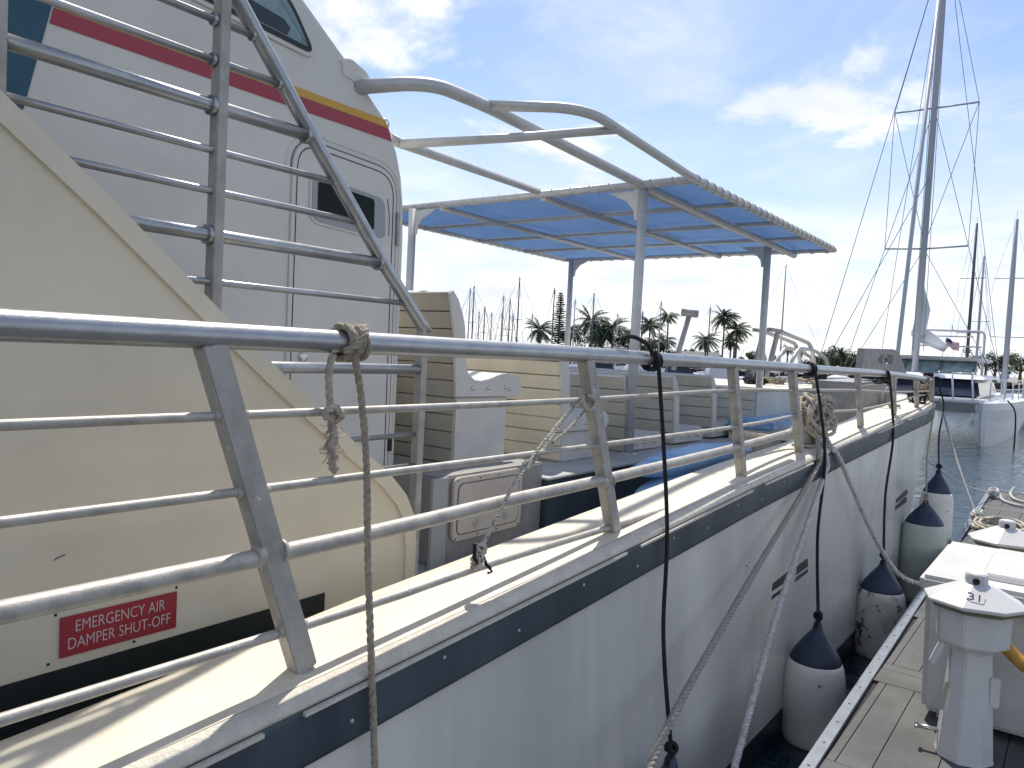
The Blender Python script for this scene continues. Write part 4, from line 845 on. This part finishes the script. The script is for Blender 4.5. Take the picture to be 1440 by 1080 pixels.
c = ay(1228, 582, 2.6); q = MB(); q.lathe([(.14, 0), (.14, .02), (.11, .025), (.10, .005)], (c.x+.15, 2.462, -.40), 20, axis=V((0, -1, 0))); q.build('fairlead', brownp, T)
q = MB(); q.tube(fillet([V((11.3, 2.12, -.12)), V((11.3, 2.12, -.50)), V((11.7, 2.08, -.495))], .1), .026, 10); tag(q.build('bent_pipe', brownp, None, base=(11.3, 2.12, -.52)), 'bent grey pipe standing on the cap by the bow frame', 'pipe')
def heap(c, s_, m2, label, seed, r_=.018, nn=60, cat='rope', nm='rope_heap'):
    rnd = random.Random(seed); q = MB(); pts = []
    for k in range(nn): a = k*2*math.pi/8.3; pts.append(V(c)+V((math.cos(a)*s_[0]*rnd.uniform(.4, 1), math.sin(a)*s_[1]*rnd.uniform(.4, 1), s_[2]*rnd.random())))
    q.rope(pts, r_, r_*6, step=r_*2, n=5); return tag(q.build(nm, m2, None, base=c), label, cat)
heap((12.75, GY+.12, -.47), (.25, .14, .20), blackrope, 'black and white rope heap inside the rail near the bow', 3, nn=50)
heap((13.35, GY+.16, -.45), (.2, .1, .30), brownrope, 'brown rope bundle hung on the bow end of the rail', 8, nn=44)
heap((11.55, GY+.35, -.20), (.30, .16, .06), blackrope, 'black line bunched under the top rail before the bow frame', 12, nn=30, r_=.014)
heap((12.9, GY+.02, -.07), (.35, .05, .05), blackrope, 'black line tied along the top rail at the bow', 15, nn=26, r_=.016)
T = thing('windlass', 'small white domed windlass on the foredeck trunk', 'windlass', (11.3, 3.9, LZ)); c = ay(1179, 538, 3.9)
q = MB(); q.lathe([(.26, LZ-c.z-.02), (.25, .0), (.20, .03)], (c.x, 3.9, c.z), 20); q.build('base', brownp, T); q = MB(); q.lathe([(.17, .03), (.22, .06), (.21, .10), (.13, .135), (.03, .14)], (c.x, 3.9, c.z), 20); q.build('drum', gelcoat, T)
for i, (px_, py_, lab) in enumerate(((1062, 536, 'coil of dark rope on the trunk beside the forward canopy pole'), (1090, 534, 'brown rope coil on the trunk under the boarding ladder'), (1135, 540, 'dark rope coil on the trunk between ladder and windlass'))):
    c = ay(px_, py_, 4.0); heap((c.x, 4.0, LZ+.01), (.3, .2, .10), (blackrope, brownrope, brownrope)[i], lab, 20+i, nn=34, r_=.02)
q = MB(); p = ad(955, 492, 15); e = ad(970, 441, 15); q.tube([p+(p-e)*.55, e], .05, 12); q.tube([e+V((-.1, .12, .02)), e+V((.1, -.12, .0))], .075, 12); tag(q.build('tee_pole', mat('pole_grey', (.26, .26, .26), .6), None, base=p+(p-e)*.55), 'slanted grey pole with a short crosspiece standing on the foredeck', 'pole')
q = MB(); q.tube([V((9.45, 3.6, -.33)), V((9.45, 3.6, .18))], .02, 8); q.build('light_staff', mastd, boat)

# ------------------------------------------------------------------ background helpers
def stay(q, a, b_, r_=.012): q.tube([V(a), V(b_)], r_, 4, caps=False)
def hull_mesh(c, h, L_, B, free, bow=1.0, trans=.75):
    # simple lofted yacht hull, c centre at waterline, h unit heading
    h = V(h).normalized(); s_ = V((h.y, -h.x, 0)); q = MB(); rows = []; n = 12
    for i in range(n+1):
        t_ = i/n; x = (t_-.45)*L_; wdt = B/2*(1-abs((t_-.42)/.58)**2.3 if t_ > .42 else trans+(1-trans)*(t_/.42)); wdt = max(wdt, .02); ov = (.12*L_*bow*max(0, (t_-.6)/.4)**2)
        sh = free*(1+.18*t_*t_)
        rows.append([V(c)+h*(x+ov*.0)+s_*wdt*k*f_+V((0, 0, z_)) for k, f_, z_ in ((-1, .25, -.4), (-1, .78, 0), (-1, .98, sh*.55), (-1, 1, sh), (0, 0, sh*1.05), (1, 1, sh), (1, .98, sh*.55), (1, .78, 0), (1, .25, -.4))])
        if t_ > .8:
            for r_ in rows[-1:]:
                for j in (0, 1, 7, 8): r_[j] -= h*(t_-.8)*L_*.25
    m = len(rows[0]); vs = [p for r_ in rows for p in r_]; q.add(vs, [(i*m+j, i*m+j+1, (i+1)*m+j+1, (i+1)*m+j) for i in range(n) for j in range(m-1)], True); q.add(rows[0], [tuple(range(m))]); return q
def sailboat(px_, py_, D, L_, label, hullm=gelcoat, mm=mastm, mr=None, head=None, spread=1, cover=None, lean=0, furl=False):
    t_ = ad(px_, py_, D); x, y = t_.x, t_.y; h = V(head or (.3, 1, 0)).normalized(); s_ = V((h.y, -h.x, 0)); mr = mr or .085*(D/90)**.5
    T = thing('sailboat', label, 'sailboat', (x, y, WZ), 'sailboats moored across the harbour')
    c = V((x, y, WZ)) - h*L_*.05
    hull_mesh(c, h, L_, L_*.3, 1.15).build('hull', hullm, T)
    q = MB(); q.cm = 0
    a, b_ = c-h*L_*.12, c+h*L_*.17; w_ = L_*.1
    q.hexa([a-s_*w_+V((0, 0, 1.1)), b_-s_*w_*.7+V((0, 0, 1.1)), b_+s_*w_*.7+V((0, 0, 1.1)), a+s_*w_+V((0, 0, 1.1)), a-s_*w_*.9+V((0, 0, 1.75)), b_-s_*w_*.5+V((0, 0, 1.5)), b_+s_*w_*.5+V((0, 0, 1.5)), a+s_*w_*.9+V((0, 0, 1.75))]); q.build('cabin', gelcoat, T)
    tp = V((x, y, t_.z)); ft = V((x, y, WZ+1.2)); H = tp.z-ft.z
    q = MB(); q.tube([ft, ft.lerp(tp, .6), tp], mr, 8, rs=[mr, mr, mr*.7]); q.tube([tp, tp+V((0, 0, .5))], .015, 4); q.build('mast', mm, T)
    q = MB(); lv = [.52] if spread == 1 else [.36, .68]
    for f_ in lv: z = ft.lerp(tp, f_); q.tube([z-s_*.9, z+s_*.9], .03, 6)
    q.build('spreader', mm, T)
    q = MB(); r_ = .011*(D/60); bow_ = c+h*L_*.52+V((0, 0, 1.4)); st_ = c-h*L_*.45+V((0, 0, 1.2)); stay(q, tp, bow_, r_); stay(q, tp, st_, r_)
    for k in (-1, 1):
        pr_ = ft+s_*k*L_*.14; z = ft.lerp(tp, lv[-1]); stay(q, tp, z+s_*k*.9, r_); stay(q, z+s_*k*.9, pr_, r_)
    q.build('rigging', wire, T)
    bz2 = ft+V((0, 0, 1.35)); be = bz2-h*L_*.36; q = MB(); q.tube([bz2, be], .06, 8); q.build('boom', mm, T)
    if cover: q = MB(); q.tube([bz2+V((0, 0, .25)), bz2.lerp(be, .5)+V((0, 0, .16)), be+V((0, 0, .05))], .2, 10, rs=[.26, .18, .09]); q.build('sail_cover', cover, T)
    return T
far = [ # px, top py, distance, length, label
 (661.5, 404.6, 104, 10, 'sailboat with the left mast of the tall close pair, behind the tall bench', None),
 (667, 402, 98, 11, 'sailboat with the right mast of the tall close pair, behind the tall bench', None),
 (674, 438, 112, 8, 'sailboat with a short thin mast just right of the tall close pair', None),
 (682, 431, 108, 8, 'sailboat with a short mast standing alone left of the mast cluster', cnavy),
 (691.7, 439, 118, 8, 'sailboat with a very thin low mast in the gap before the mast cluster', None),
 (706.5, 437, 110, 8, 'sailboat with the low mast at the left edge of the mast cluster', None),
 (708.5, 415, 95, 9, 'sailboat with a dark straight mast at the left of the mast cluster', None),
 (717.7, 420, 100, 9, 'sailboat with the middle mast of the mast cluster', None),
 (721.5, 441, 108, 8, 'sailboat with the shortest mast of the cluster', None),
 (731, 390, 92, 12, 'sailboat with the tallest mast of the cluster, at its right side', cnavy),
 (749, 441, 100, 8, 'sailboat with a short mast beside the leftmost palm', None),
 (780, 405, 96, 10, 'sailboat with a dark mast just left of the tall pine', None),
 (809, 421, 90, 10, 'sailboat with a pale mast right of the rear canopy pole', None),
 (835.6, 412, 84, 10, 'sailboat with a mast rising in front of the large palm', cnavy),
 (869, 441, 95, 8, 'sailboat with a short mast in front of the second large palm', None),
 (904, 437, 92, 8, 'sailboat with a short mast just right of the near canopy pole', None),
 (930, 423, 88, 9, 'sailboat with a thin mast left of the tall slim palm', cnavy),
 (999, 432, 92, 9, 'sailboat with a hair-thin mast between palms', cnavy),
 (1105.5, 372, 78, 10, 'sailboat with a spreadered mast above the boarding ladder', None),
]
for i, (a, c, D, L_, lab, cov_) in enumerate(far):
    sailboat(a, c, D, L_, lab, hullm=(gelcoat, gel2, gelcoat)[i % 3], mm=(mastm, mastd)[i % 2], head=(random.uniform(-.5, .5)+.2, 1, 0), cover=cov_ or (cnavy if i % 3 == 0 else None))
sailboat(1374, 314, 62, 12, 'sailboat with a twin dark mast behind the catamaran', mm=mastd, mr=.12, head=(-1, .1, 0), spread=2)
sailboat(1384, 360, 70, 11, 'sailboat with a paler mast just behind the twin dark one', mm=mastm, mr=.11, head=(-1, .2, 0))
sailboat(1430, 308, 46, 12, 'sailboat with a stout grey mast and two spreaders at the right edge', mm=mastm, mr=.15, head=(-1, -.1, 0), spread=2, cover=tarp)
# floating clutter seen under the rail: low dinghies and dock fingers
for i, (a, D, lab, mm_) in enumerate(((850, 62, 'dark low motorboat under the two large palms', gel2), (905, 58, 'low white motorboat beyond the near canopy pole', gelcoat), (960, 60, 'dark covered motorboat by the slanted pole', cnavy), (1020, 55, 'dark covered motorboat before the tallest palm', cnavy), (1075, 60, 'low grey motorboat beyond the forward canopy pole', gel2))):
    c = ad(a, 520, D); c.z = WZ; T = thing('motorboat', lab, 'motorboat', c, 'small motorboats across the harbour')
    h = V((.55, -.8, 0)); hull_mesh(c, h, 7, 2.4, 1.1).build('hull', mm_, T); q = MB(); s_ = V((h.y, -h.x, 0)).normalized(); h = h.normalized()
    q.hexa([c-h*1.4-s_*.9+V((0, 0, 1.1)), c+h*1.2-s_*.8+V((0, 0, 1.1)), c+h*1.2+s_*.8+V((0, 0, 1.1)), c-h*1.4+s_*.9+V((0, 0, 1.1)), c-h*1.2-s_*.8+V((0, 0, 2.3+.3*(i % 2))), c+h*.5-s_*.7+V((0, 0, 2.2)), c+h*.5+s_*.7+V((0, 0, 2.2)), c-h*1.2+s_*.8+V((0, 0, 2.3+.3*(i % 2)))]); q.build('canopy', cnavy if i % 2 == 0 else gelcoat, T, bevel=.08)

# ------------------------------------------------------------------ the catamaran at the right
BX, CYm = 34.9, 6.56
cat = thing('catamaran', 'white sailing catamaran with dark wraparound windows moored ahead of the bow', 'catamaran', (41, CYm, WZ))
def chull(yc):
    q = MB(); rows = []; xs = [0, .15, .5, 1.2, 2.4, 4, 6, 9, 12.5]
    for x in xs:
        hw = .95*(1-math.exp(-x/2.6)); rake = lambda z: -.0
        ring = []
        for sgn in (-1, 1):
            seq = [(.12, -.4), (.55, -.02), (.72, .5), (.86, 1.0), (1.02, 1.45), (1.0, 1.72)]
            seq = seq if sgn < 0 else seq[::-1]
            for f_, z_ in seq: ring.append(V((BX+x+.25*max(0, .3-z_/1.7)*(1 if x < .6 else 0)+(0 if x > .6 else (.55-.3*z_)*(.6-x)), yc+sgn*max(hw*f_, .02), WZ+z_)))
        rows.append(ring)
    m = 12; vs = [p for r_ in rows for p in r_]; q.add(vs, [(i*m+j, i*m+(j+1) % m, (i+1)*m+(j+1) % m, (i+1)*m+j) for i in range(len(rows)-1) for j in range(m)], False); q.add(rows[-1], [tuple(range(m))]); q.add(rows[0], [tuple(range(m))[::-1]]); return q
catw = mat('cat_white', (.60, .62, .65), .22)
for y in (CYm-3.3, CYm+3.3): chull(y).build('hull', catw, cat)
q = MB(); q.prism([(BX+1.7, -1.62), (BX+1.2, -1.15), (BX+1.2, -1.05), (BX+12.4, -1.0), (BX+12.4, -1.75)], CYm-3.2, CYm+3.2); q.build('bridge_deck', catw, cat, bevel=.03)
q = MB(); q.tube([(BX+.7, CYm-3.3, -1.12), (BX+.7, CYm+3.3, -1.12)], .09, 10); q.tube([(BX+.7, CYm, -1.1), (BX-.6, CYm, -1.0)], .05, 8); q.build('crossbeam', catw, cat)
def frus(x0_, x1_, x0t, x1t, y0, y1, yi_, z0_, z1_):
    return [(x0_, y0, z0_), (x1_, y0, z0_), (x1_, y1, z0_), (x0_, y1, z0_), (x0t, y0+yi_, z1_), (x1t, y0+yi_, z1_), (x1t, y1-yi_, z1_), (x0t, y1-yi_, z1_)]
cwin = mat('cat_window', (.012, .022, .045), .1)
q = MB(); q.hexa(frus(BX+3.0, BX+11, BX+4.1, BX+11, CYm-2.9, CYm+2.9, .25, -1.04, -.26)); q.build('window_band', cwin, cat, bevel=.12)
q = MB(); q.hexa(frus(BX+3.6, BX+11, BX+4.4, BX+11, CYm-3.0, CYm+3.0, .3, -.262, -.05)); q.build('coach_roof', gelcoat, cat, bevel=.07)
q = MB(); q.hexa(frus(BX+6.0, BX+10.9, BX+5.6, BX+10.9, CYm-2.55, CYm+2.55, -.1, .56, .74)); q.build('hard_top', gelcoat, cat, bevel=.06)
q = MB()
for yy in (-2.35, -1.0, .5, 2.3):
    q.bar((BX+5.2, CYm+yy, -.06), (BX+6.2, CYm+yy, .57), .12, .10)
for yy in (-2.35, 2.35): q.bar((BX+10.5, CYm+yy, -.06), (BX+10.5, CYm+yy, .57), .14, .10)
q.build('roof_post', mastd, cat)
q = MB(); q.add([(BX+5.25, CYm-2.3, -.05), (BX+5.25, CYm+2.3, -.05), (BX+6.25, CYm+2.3, .56), (BX+6.25, CYm-2.3, .56)], [(0, 1, 2, 3)]); q.build('windscreen', glass, cat)
q = MB(); q.box((BX+7.2, CYm-1.8, -.05), (BX+8.2, CYm+1.8, .25)); q.build('helm_seat', gelcoat, cat, bevel=.05)
# mast, boom, rigging
MX = BX+5.2; mt = ad(1322, -60, 36.5); fo = V((MX, CYm, -.05)); tp = V((MX+.3, CYm, 20.0))
q = MB(); q.tube([fo, fo.lerp(tp, .7), tp], .14, 14); q.build('mast', mastm, cat)
q = MB(); sp_ = []
for z, w_ in ((5.7, 1.75), (12.2, 1.75)):
    c = fo.lerp(tp, (z-fo.z)/(tp.z-fo.z)); sp_.append((c, w_))
    for k in (-1, 1): q.tube([c, c+V((.35, k*w_, .12))], .045, 8)
q.build('spreader', mastm, cat)
q = MB(); r_ = .017
ch = {k: V((MX+.9, CYm+k*3.6, -1.0)) for k in (-1, 1)}
for k in (-1, 1):
    a, b_ = [c+V((.35, k*w_, .12)) for c, w_ in sp_]; stay(q, tp, b_, r_); stay(q, b_, a, r_); stay(q, a, ch[k], r_); stay(q, sp_[0][0], ch[k], r_); stay(q, sp_[1][0], a, r_); stay(q, sp_[0][0]+V((0, 0, .2)), b_, r_)
stay(q, tp, (BX+12, CYm-3, -1), r_); stay(q, tp, (BX+12, CYm+3, -1), r_); stay(q, tp, (BX+.7, CYm+.0, -1.1), r_); stay(q, tp, (BX+.3, CYm+6.2-2.9, -1.05), r_)
stay(q, fo+V((0, 0, 9)), (BX+.3, CYm+3.3, -1.05), r_); stay(q, fo+V((0, .15, 1)), fo+V((0, .15, 19)), r_); stay(q, fo+V((0, -.3, 1)), fo+V((0, -.15, 19)), r_); q.build('rigging', wire, cat)
q = MB(); q.tube([(BX+.72, CYm, -.9), (BX+.95, CYm, .6), (MX-.2, CYm, 19.2)], .09, 10); q.build('furled_jib', mastm, cat)
bm0 = fo+V((.3, 0, 1.55)); be = V((BX+11.2, CYm-.3, 1.2)); q = MB(); q.tube([bm0, be], .12, 10); q.build('boom', mastm, cat)
q = MB(); q.tube([bm0+V((.1, 0, .3)), bm0.lerp(be, .5)+V((0, 0, .25)), be+V((0, 0, .15))], .3, 12, rs=[.34, .30, .2]); q.tube([bm0+V((-.05, 0, .2)), bm0+V((.05, -.15, 1.4)), bm0+V((-.1, 0, 2.6))], .3, 12, rs=[.30, .27, .08]); q.build('sail_bag', sailw, cat)
q = MB(); q.tube(fillet([V((BX+11.5, CYm-2.1, -1)), V((BX+11.5, CYm-2.1, 2.2)), V((BX+11.5, CYm+1.2, 2.25)), V((BX+11.5, CYm+1.2, -1))], .3), .06, 10); q.tube([(BX+11.5, CYm-2.0, 1.4), (BX+11.5, CYm+1.1, 1.4)], .04, 8); q.tube([(BX+11.5, CYm-.6, 2.2), (BX+11.5, CYm-.6, 2.5)], .03, 6); q.box((BX+11.3, CYm+.1, 1.5), (BX+11.7, CYm+.8, 1.85)); q.box((BX+11.2, CYm-1.6, 1.9), (BX+11.9, CYm+1, 1.94)); q.build('radar_arch', mastm, cat)
q = MB(); rl = V((BX+.5, CYm-3.9, 0))
for xx in (.6, 2.4, 4.2, 6.2, 8.2):
    for yy in (-1,): q.tube([(BX+xx, CYm-3.3-.85*(1-math.exp(-xx/2.6)), -1.04), (BX+xx, CYm-3.3-.85*(1-math.exp(-xx/2.6)), -.18)], .028, 6)
for z in (-.2, -.6): q.tube([(BX+xx, CYm-3.3-.85*(1-math.exp(-xx/2.6)), z) for xx in (.6, 2.4, 4.2, 6.2, 8.2, 10)], .02, 6)
for yy in (-2.9, -2.2): q.tube([(BX+.7, CYm+yy, -1.04), (BX+.75, CYm+yy+.1, .0)], .035, 6)
q.tube([(BX+.75, CYm-2.8, 0), (BX+.75, CYm-2.1, 0)], .03, 6)
q.build('bow_rail', gelcoat, cat)
q = MB(); q.tube(path([V((BX+1.6, CYm-4.0, -1.0)), V((BX+1.5, CYm-4.3, -1.5)), V((BX+1.4, CYm-4.35, WZ-.1))], .1), .03, 6); q.build('mooring_line', blackrope, cat)
fl = V((BX+11.6, CYm-.2, .75)); T = thing('flag', 'small red white and blue striped flag on a staff above the catamaran roof', 'flag', fl)
q = MB(); q.tube([fl, fl+V((0, -.15, 1.1))], .02, 6); q.build('staff', gelcoat, T)
cols = [mat('flag_red', (.55, .04, .06), .8), mat('flag_white', (.75, .73, .73), .8), mat('flag_blue', (.03, .05, .20), .8)]
q = MB(); nx, nz = 12, 13
def fp(u_, v_): return fl+V((.06*math.sin(u_*7), -.15-u_*.62, 1.08-v_*.42-u_*.28+.04*math.sin(u_*8)))
for i in range(nx):
    for j in range(nz):
        q.cm = 2 if (i < 5 and j < 7) else j % 2; q.add([fp(i/nx, j/nz), fp((i+1)/nx, j/nz), fp((i+1)/nx, (j+1)/nz), fp(i/nx, (j+1)/nz)], [(0, 1, 2, 3)])
q.build('cloth', cols, T)

# ------------------------------------------------------------------ trees on the far shore
def palm(px_, py_, D, s_, label, gz=-1.7, nf=17, lean=.05, wind=1):
    c = ad(px_, py_, D); base = V((c.x-lean*6, c.y, gz)); T = thing('palm_tree', label, 'palm tree', base, 'palm trees on the far shore')
    rnd = random.Random(int(px_*7)); h = c.z-gz; q = MB(); pts = [base.lerp(c, k/6)+V((lean*4*math.sin(k/6*math.pi), 0, 0)) for k in range(7)]; q.tube(pts, .2, 8, rs=[.26, .2, .18, .17, .16, .16, .15]); q.build('trunk', trunk, T)
    q = MB(); wv = (V((.6, -.8, 0)))*wind
    for k in range(nf*2):
        a = k*2.399+rnd.uniform(-.2, .2); el = rnd.uniform(-.5, 1.2); L_ = s_*1.3*rnd.uniform(.85, 1.15); d = V((math.cos(a)*math.cos(el), math.sin(a)*math.cos(el), math.sin(el))); p = c.copy(); n = 9; prev = p.copy(); sp2 = []
        for i in range(n+1): sp2.append(p.copy()); p = p+d*(L_/n); d = (d+V((0, 0, -.17))+wv*.045).normalized()
        for i in range(n):
            p0, p1 = sp2[i], sp2[i+1]; dd = (p1-p0).normalized(); sd_ = dd.cross(V((0, 0, 1)));
            if sd_.length < .05: continue
            sd_.normalize(); q.add([p0-sd_*.03, p1-sd_*.02, p1+sd_*.02, p0+sd_*.03], [(0, 1, 2, 3)])
            if i == 0: continue
            for j in range(3):
                o_ = p0.lerp(p1, j/3); ll = s_*.27*math.sin(math.pi*min(.97, (i+j/3)/n*.85+.16))
                for sg_ in (-1, 1):
                    e = o_+sd_*sg_*ll*.75+dd*ll*.45+V((0, 0, -ll*rnd.uniform(.35, .8))); wv2 = dd*s_*.032; q.add([o_-wv2, o_+wv2, e], [(0, 1, 2)])
    q.build('crown', frond, T)
for a in ((760, 464, 152, 3.0, 'leftmost palm, low and round, behind the tall bench'), (803, 466, 156, 2.9, 'palm half hidden behind the rear canopy pole'),
          (832, 452, 151, 3.6, 'large dense palm left of the middle'), (846, 470, 155, 3.4, 'low palm between the two large dense palms'), (862, 462, 153, 3.2, 'second large palm right of the densest one'), (884, 474, 158, 2.8, 'small palm just left of the near canopy pole'),
          (914, 458, 152, 2.8, 'palm just right of the near canopy pole'), (922, 482, 158, 2.6, 'short palm below the tall slim palm'), (940, 444, 154, 2.2, 'tall slim palm with a small crown right of the near canopy pole'),
          (934, 480, 160, 2.5, 'low palm left of the slanted pole'), (993, 479, 155, 2.7, 'short bushy palm left of the tallest palm'), (1019, 447, 152, 2.9, 'tallest palm, between the two starboard canopy poles'), (1037, 464, 154, 2.8, 'windblown palm right of the tallest one'), (1028, 480, 160, 2.4, 'low palm under the tallest palm'),
          (1108, 491, 170, 1.6, 'tiny far palm seen through the boarding ladder'), (1124, 495, 172, 1.4, 'smallest far palm right in the ladder loop'), (1183, 498, 165, 2.2, 'palm rising over the dark trees before the bow frame'), (1372, 507, 175, 2.2, 'palm just right of the catamaran roof')):
    palm(*a)
for a0, a1, lab in ((838, 900, 'long dark low boathouse behind the near canopy pole'), (948, 1012, 'long dark low boathouse under the tallest palm')):
    p, e = ad(a0, 500, 158), ad(a1, 503, 158); d = (e-p); d.z = 0; d.normalize(); n_ = V((-d.y, d.x, 0)); T = thing('boathouse', lab, 'building', V((p.x, p.y, -1.7)), 'low boathouses on the far shore')
    b0 = [V((p.x, p.y, 0)), V((e.x, e.y, 0))]; q = MB(); q.hexa([b0[0]+V((0, 0, -1.7)), b0[1]+V((0, 0, -1.7)), b0[1]+n_*7+V((0, 0, -1.7)), b0[0]+n_*7+V((0, 0, -1.7)), b0[0]+V((0, 0, .9)), b0[1]+V((0, 0, .9)), b0[1]+n_*7+V((0, 0, .9)), b0[0]+n_*7+V((0, 0, .9))]); q.build('wall', mat('shed_wall', (.16, .17, .18), .8, 0, (.10, .11, .12), .8), T)
    q = MB(); lo, hi = [b0[0]-n_*.6-d*.5, b0[1]-n_*.6+d*.5], [b0[0]+n_*3.5-d*.5, b0[1]+n_*3.5+d*.5]; fr_ = [b0[0]+n_*7.6-d*.5, b0[1]+n_*7.6+d*.5]
    q.add([lo[0]+V((0, 0, .9)), lo[1]+V((0, 0, .9)), hi[1]+V((0, 0, 1.8)), hi[0]+V((0, 0, 1.8)), fr_[0]+V((0, 0, .9)), fr_[1]+V((0, 0, .9))], [(0, 1, 2, 3), (3, 2, 5, 4), (0, 3, 4), (1, 5, 2)]); q.build('roof', mat('shed_roof', (.05, .06, .08), .7), T)
    for k in range(4): o_ = b0[0].lerp(b0[1], (k+.5)/4); q = MB(); q.hexa([o_-d*.9-n_*.03+V((0, 0, -1.6)), o_+d*.9-n_*.03+V((0, 0, -1.6)), o_+d*.9-n_*.005+V((0, 0, -1.6)), o_-d*.9-n_*.005+V((0, 0, -1.6)), o_-d*.9-n_*.03+V((0, 0, .4)), o_+d*.9-n_*.03+V((0, 0, .4)), o_+d*.9-n_*.005+V((0, 0, .4)), o_-d*.9-n_*.005+V((0, 0, .4))]); q.build('door', mat('shed_door', (.03, .035, .04), .6), T)
# Norfolk pine
c = ad(789, 410, 156); base = V((c.x, c.y, -1.7)); T = thing('norfolk_pine', 'tall dark conifer with tiered branches left of the rear canopy pole', 'pine tree', base)
MB().tube([base, c], .2, 8, rs=[.3, .05]).build('trunk', trunk, T); q = MB(); H = c.z-base.z; rnd = random.Random(2); z = base.z+2
while z < c.z-.2:
    f_ = (c.z-z)/H; rl_ = .35+2.7*f_**.75*rnd.uniform(.75, 1.1)
    for k in range(8):
        a = k*math.pi/4+rnd.uniform(-.3, .3); d = V((math.cos(a), math.sin(a), .12)); o_ = V((base.x, base.y, z)); L_ = rl_*rnd.uniform(.75, 1.1)
        for j in range(10):
            p = o_+d*L_*(j/10)+V((0, 0, rnd.uniform(-.02, .1))); w_ = .42*(1-j/14); sd_ = V((-d.y, d.x, 0)); q.add([p-sd_*w_, p+d*L_*.1+V((0, 0, .12)), p+sd_*w_, p+V((0, 0, -.16))], [(0, 1, 2, 3)])
    z += .45
q.build('crown', pinem, T)
def broad(px_, py_, D, rx, rz, label, seed):
    c = ad(px_, py_, D); base = V((c.x, c.y, -1.7)); T = thing('broadleaf_tree', label, 'tree', base, 'dark trees on the far shore'); rnd = random.Random(seed)
    q = MB(); q.tube([base, V((c.x, c.y, c.z))], .3, 8, rs=[.4, .2])
    for k in range(4): q.tube([base.lerp(c, .5), c+V((rnd.uniform(-1, 1)*rx*.6, rnd.uniform(-1, 1)*rx*.6, rnd.uniform(0, rz*.5)))], .12, 6)
    q.build('trunk', trunk, T); q = MB()
    cl = [c+V((rnd.gauss(0, .45)*rx, rnd.gauss(0, .45)*rx, rnd.gauss(0, .35)*rz)) for _ in range(26)]
    for o_ in cl:
        s2 = rnd.uniform(.3, .55)*min(rx, rz)
        for _ in range(110):
            d = V((rnd.gauss(0, 1), rnd.gauss(0, 1), rnd.gauss(0, 1))).normalized(); p = o_+d*s2*rnd.uniform(.6, 1.1); a = d.orthogonal().normalized(); b2_ = d.cross(a); w_ = .16; q.add([p-a*w_, p+b2_*w_, p+a*w_, p-b2_*w_], [(0, 1, 2, 3)])
    q.build('crown', leafm, T)
for a in ((1172, 506, 170, 4.2, 3.0, 'dark rounded tree left of the bow frame, under a palm', 1), (1200, 505, 172, 5.0, 3.2, 'wide dark tree touching the bow frame', 2), (1150, 512, 175, 3.6, 2.2, 'low dark tree right of the ladder loops', 3), (1060, 505, 180, 4, 1.8, 'low dark tree behind the forward canopy pole', 4),
          (845, 478, 165, 6, 3.0, 'dark bushy tree between the two large palms', 5), (1400, 512, 178, 4.5, 2.6, 'dark tree right of the catamaran roof', 6), (1436, 510, 180, 5, 3.2, 'dark tree at the right edge behind the masts', 7), (1250, 512, 185, 5, 2.5, 'dark tree hidden mostly behind the catamaran mast', 8), (900, 488, 175, 6, 2.0, 'low dark tree behind the near canopy pole', 9), (990, 500, 182, 6, 1.6, 'low dark tree behind the short bushy palm', 10), (1330, 520, 190, 7, 2.5, 'dark tree behind the catamaran cabin', 11)):
    broad(*a)
def car(px_, D, label, m2, seed):
    c = ad(px_, 520, D); c.z = -1.7; T = thing('parked_car', label, 'car', c, 'cars parked on the far shore'); h = V((.6, -.8, 0)); s_ = V((.8, .6, 0)); q = MB()
    def P2(a, b_, z): return c+h*a+s_*b_+V((0, 0, z))
    q.hexa([P2(-2.1, -.85, .3), P2(2.1, -.85, .3), P2(2.1, .85, .3), P2(-2.1, .85, .3), P2(-2.0, -.85, .9), P2(2.0, -.85, .85), P2(2.0, .85, .85), P2(-2.0, .85, .9)]); q.build('body', m2, T, bevel=.1)
    q = MB(); q.hexa([P2(-1.5, -.8, .88), P2(1.2, -.8, .86), P2(1.2, .8, .86), P2(-1.5, .8, .88), P2(-1.1, -.65, 1.45), P2(.5, -.65, 1.45), P2(.5, .65, 1.45), P2(-1.1, .65, 1.45)]); q.build('windows', dark, T, bevel=.05)
    for a in (-1.3, 1.3):
        for b_ in (-.86, .70): q = MB(); q.lathe([(.32, 0), (.32, .18)], P2(a, b_, .32), 14, axis=s_); q.build('wheel', black, T)
for i, (a, lab, m2) in enumerate(((868, 'dark car parked below the second large palm', gel2), (950, 'silver car parked below the tall slim palm', gelcoat), (1068, 'white car parked behind the forward canopy pole', gelcoat), (1150, 'grey car parked left of the dark trees', gel2))): car(a, 158, lab, m2, i)
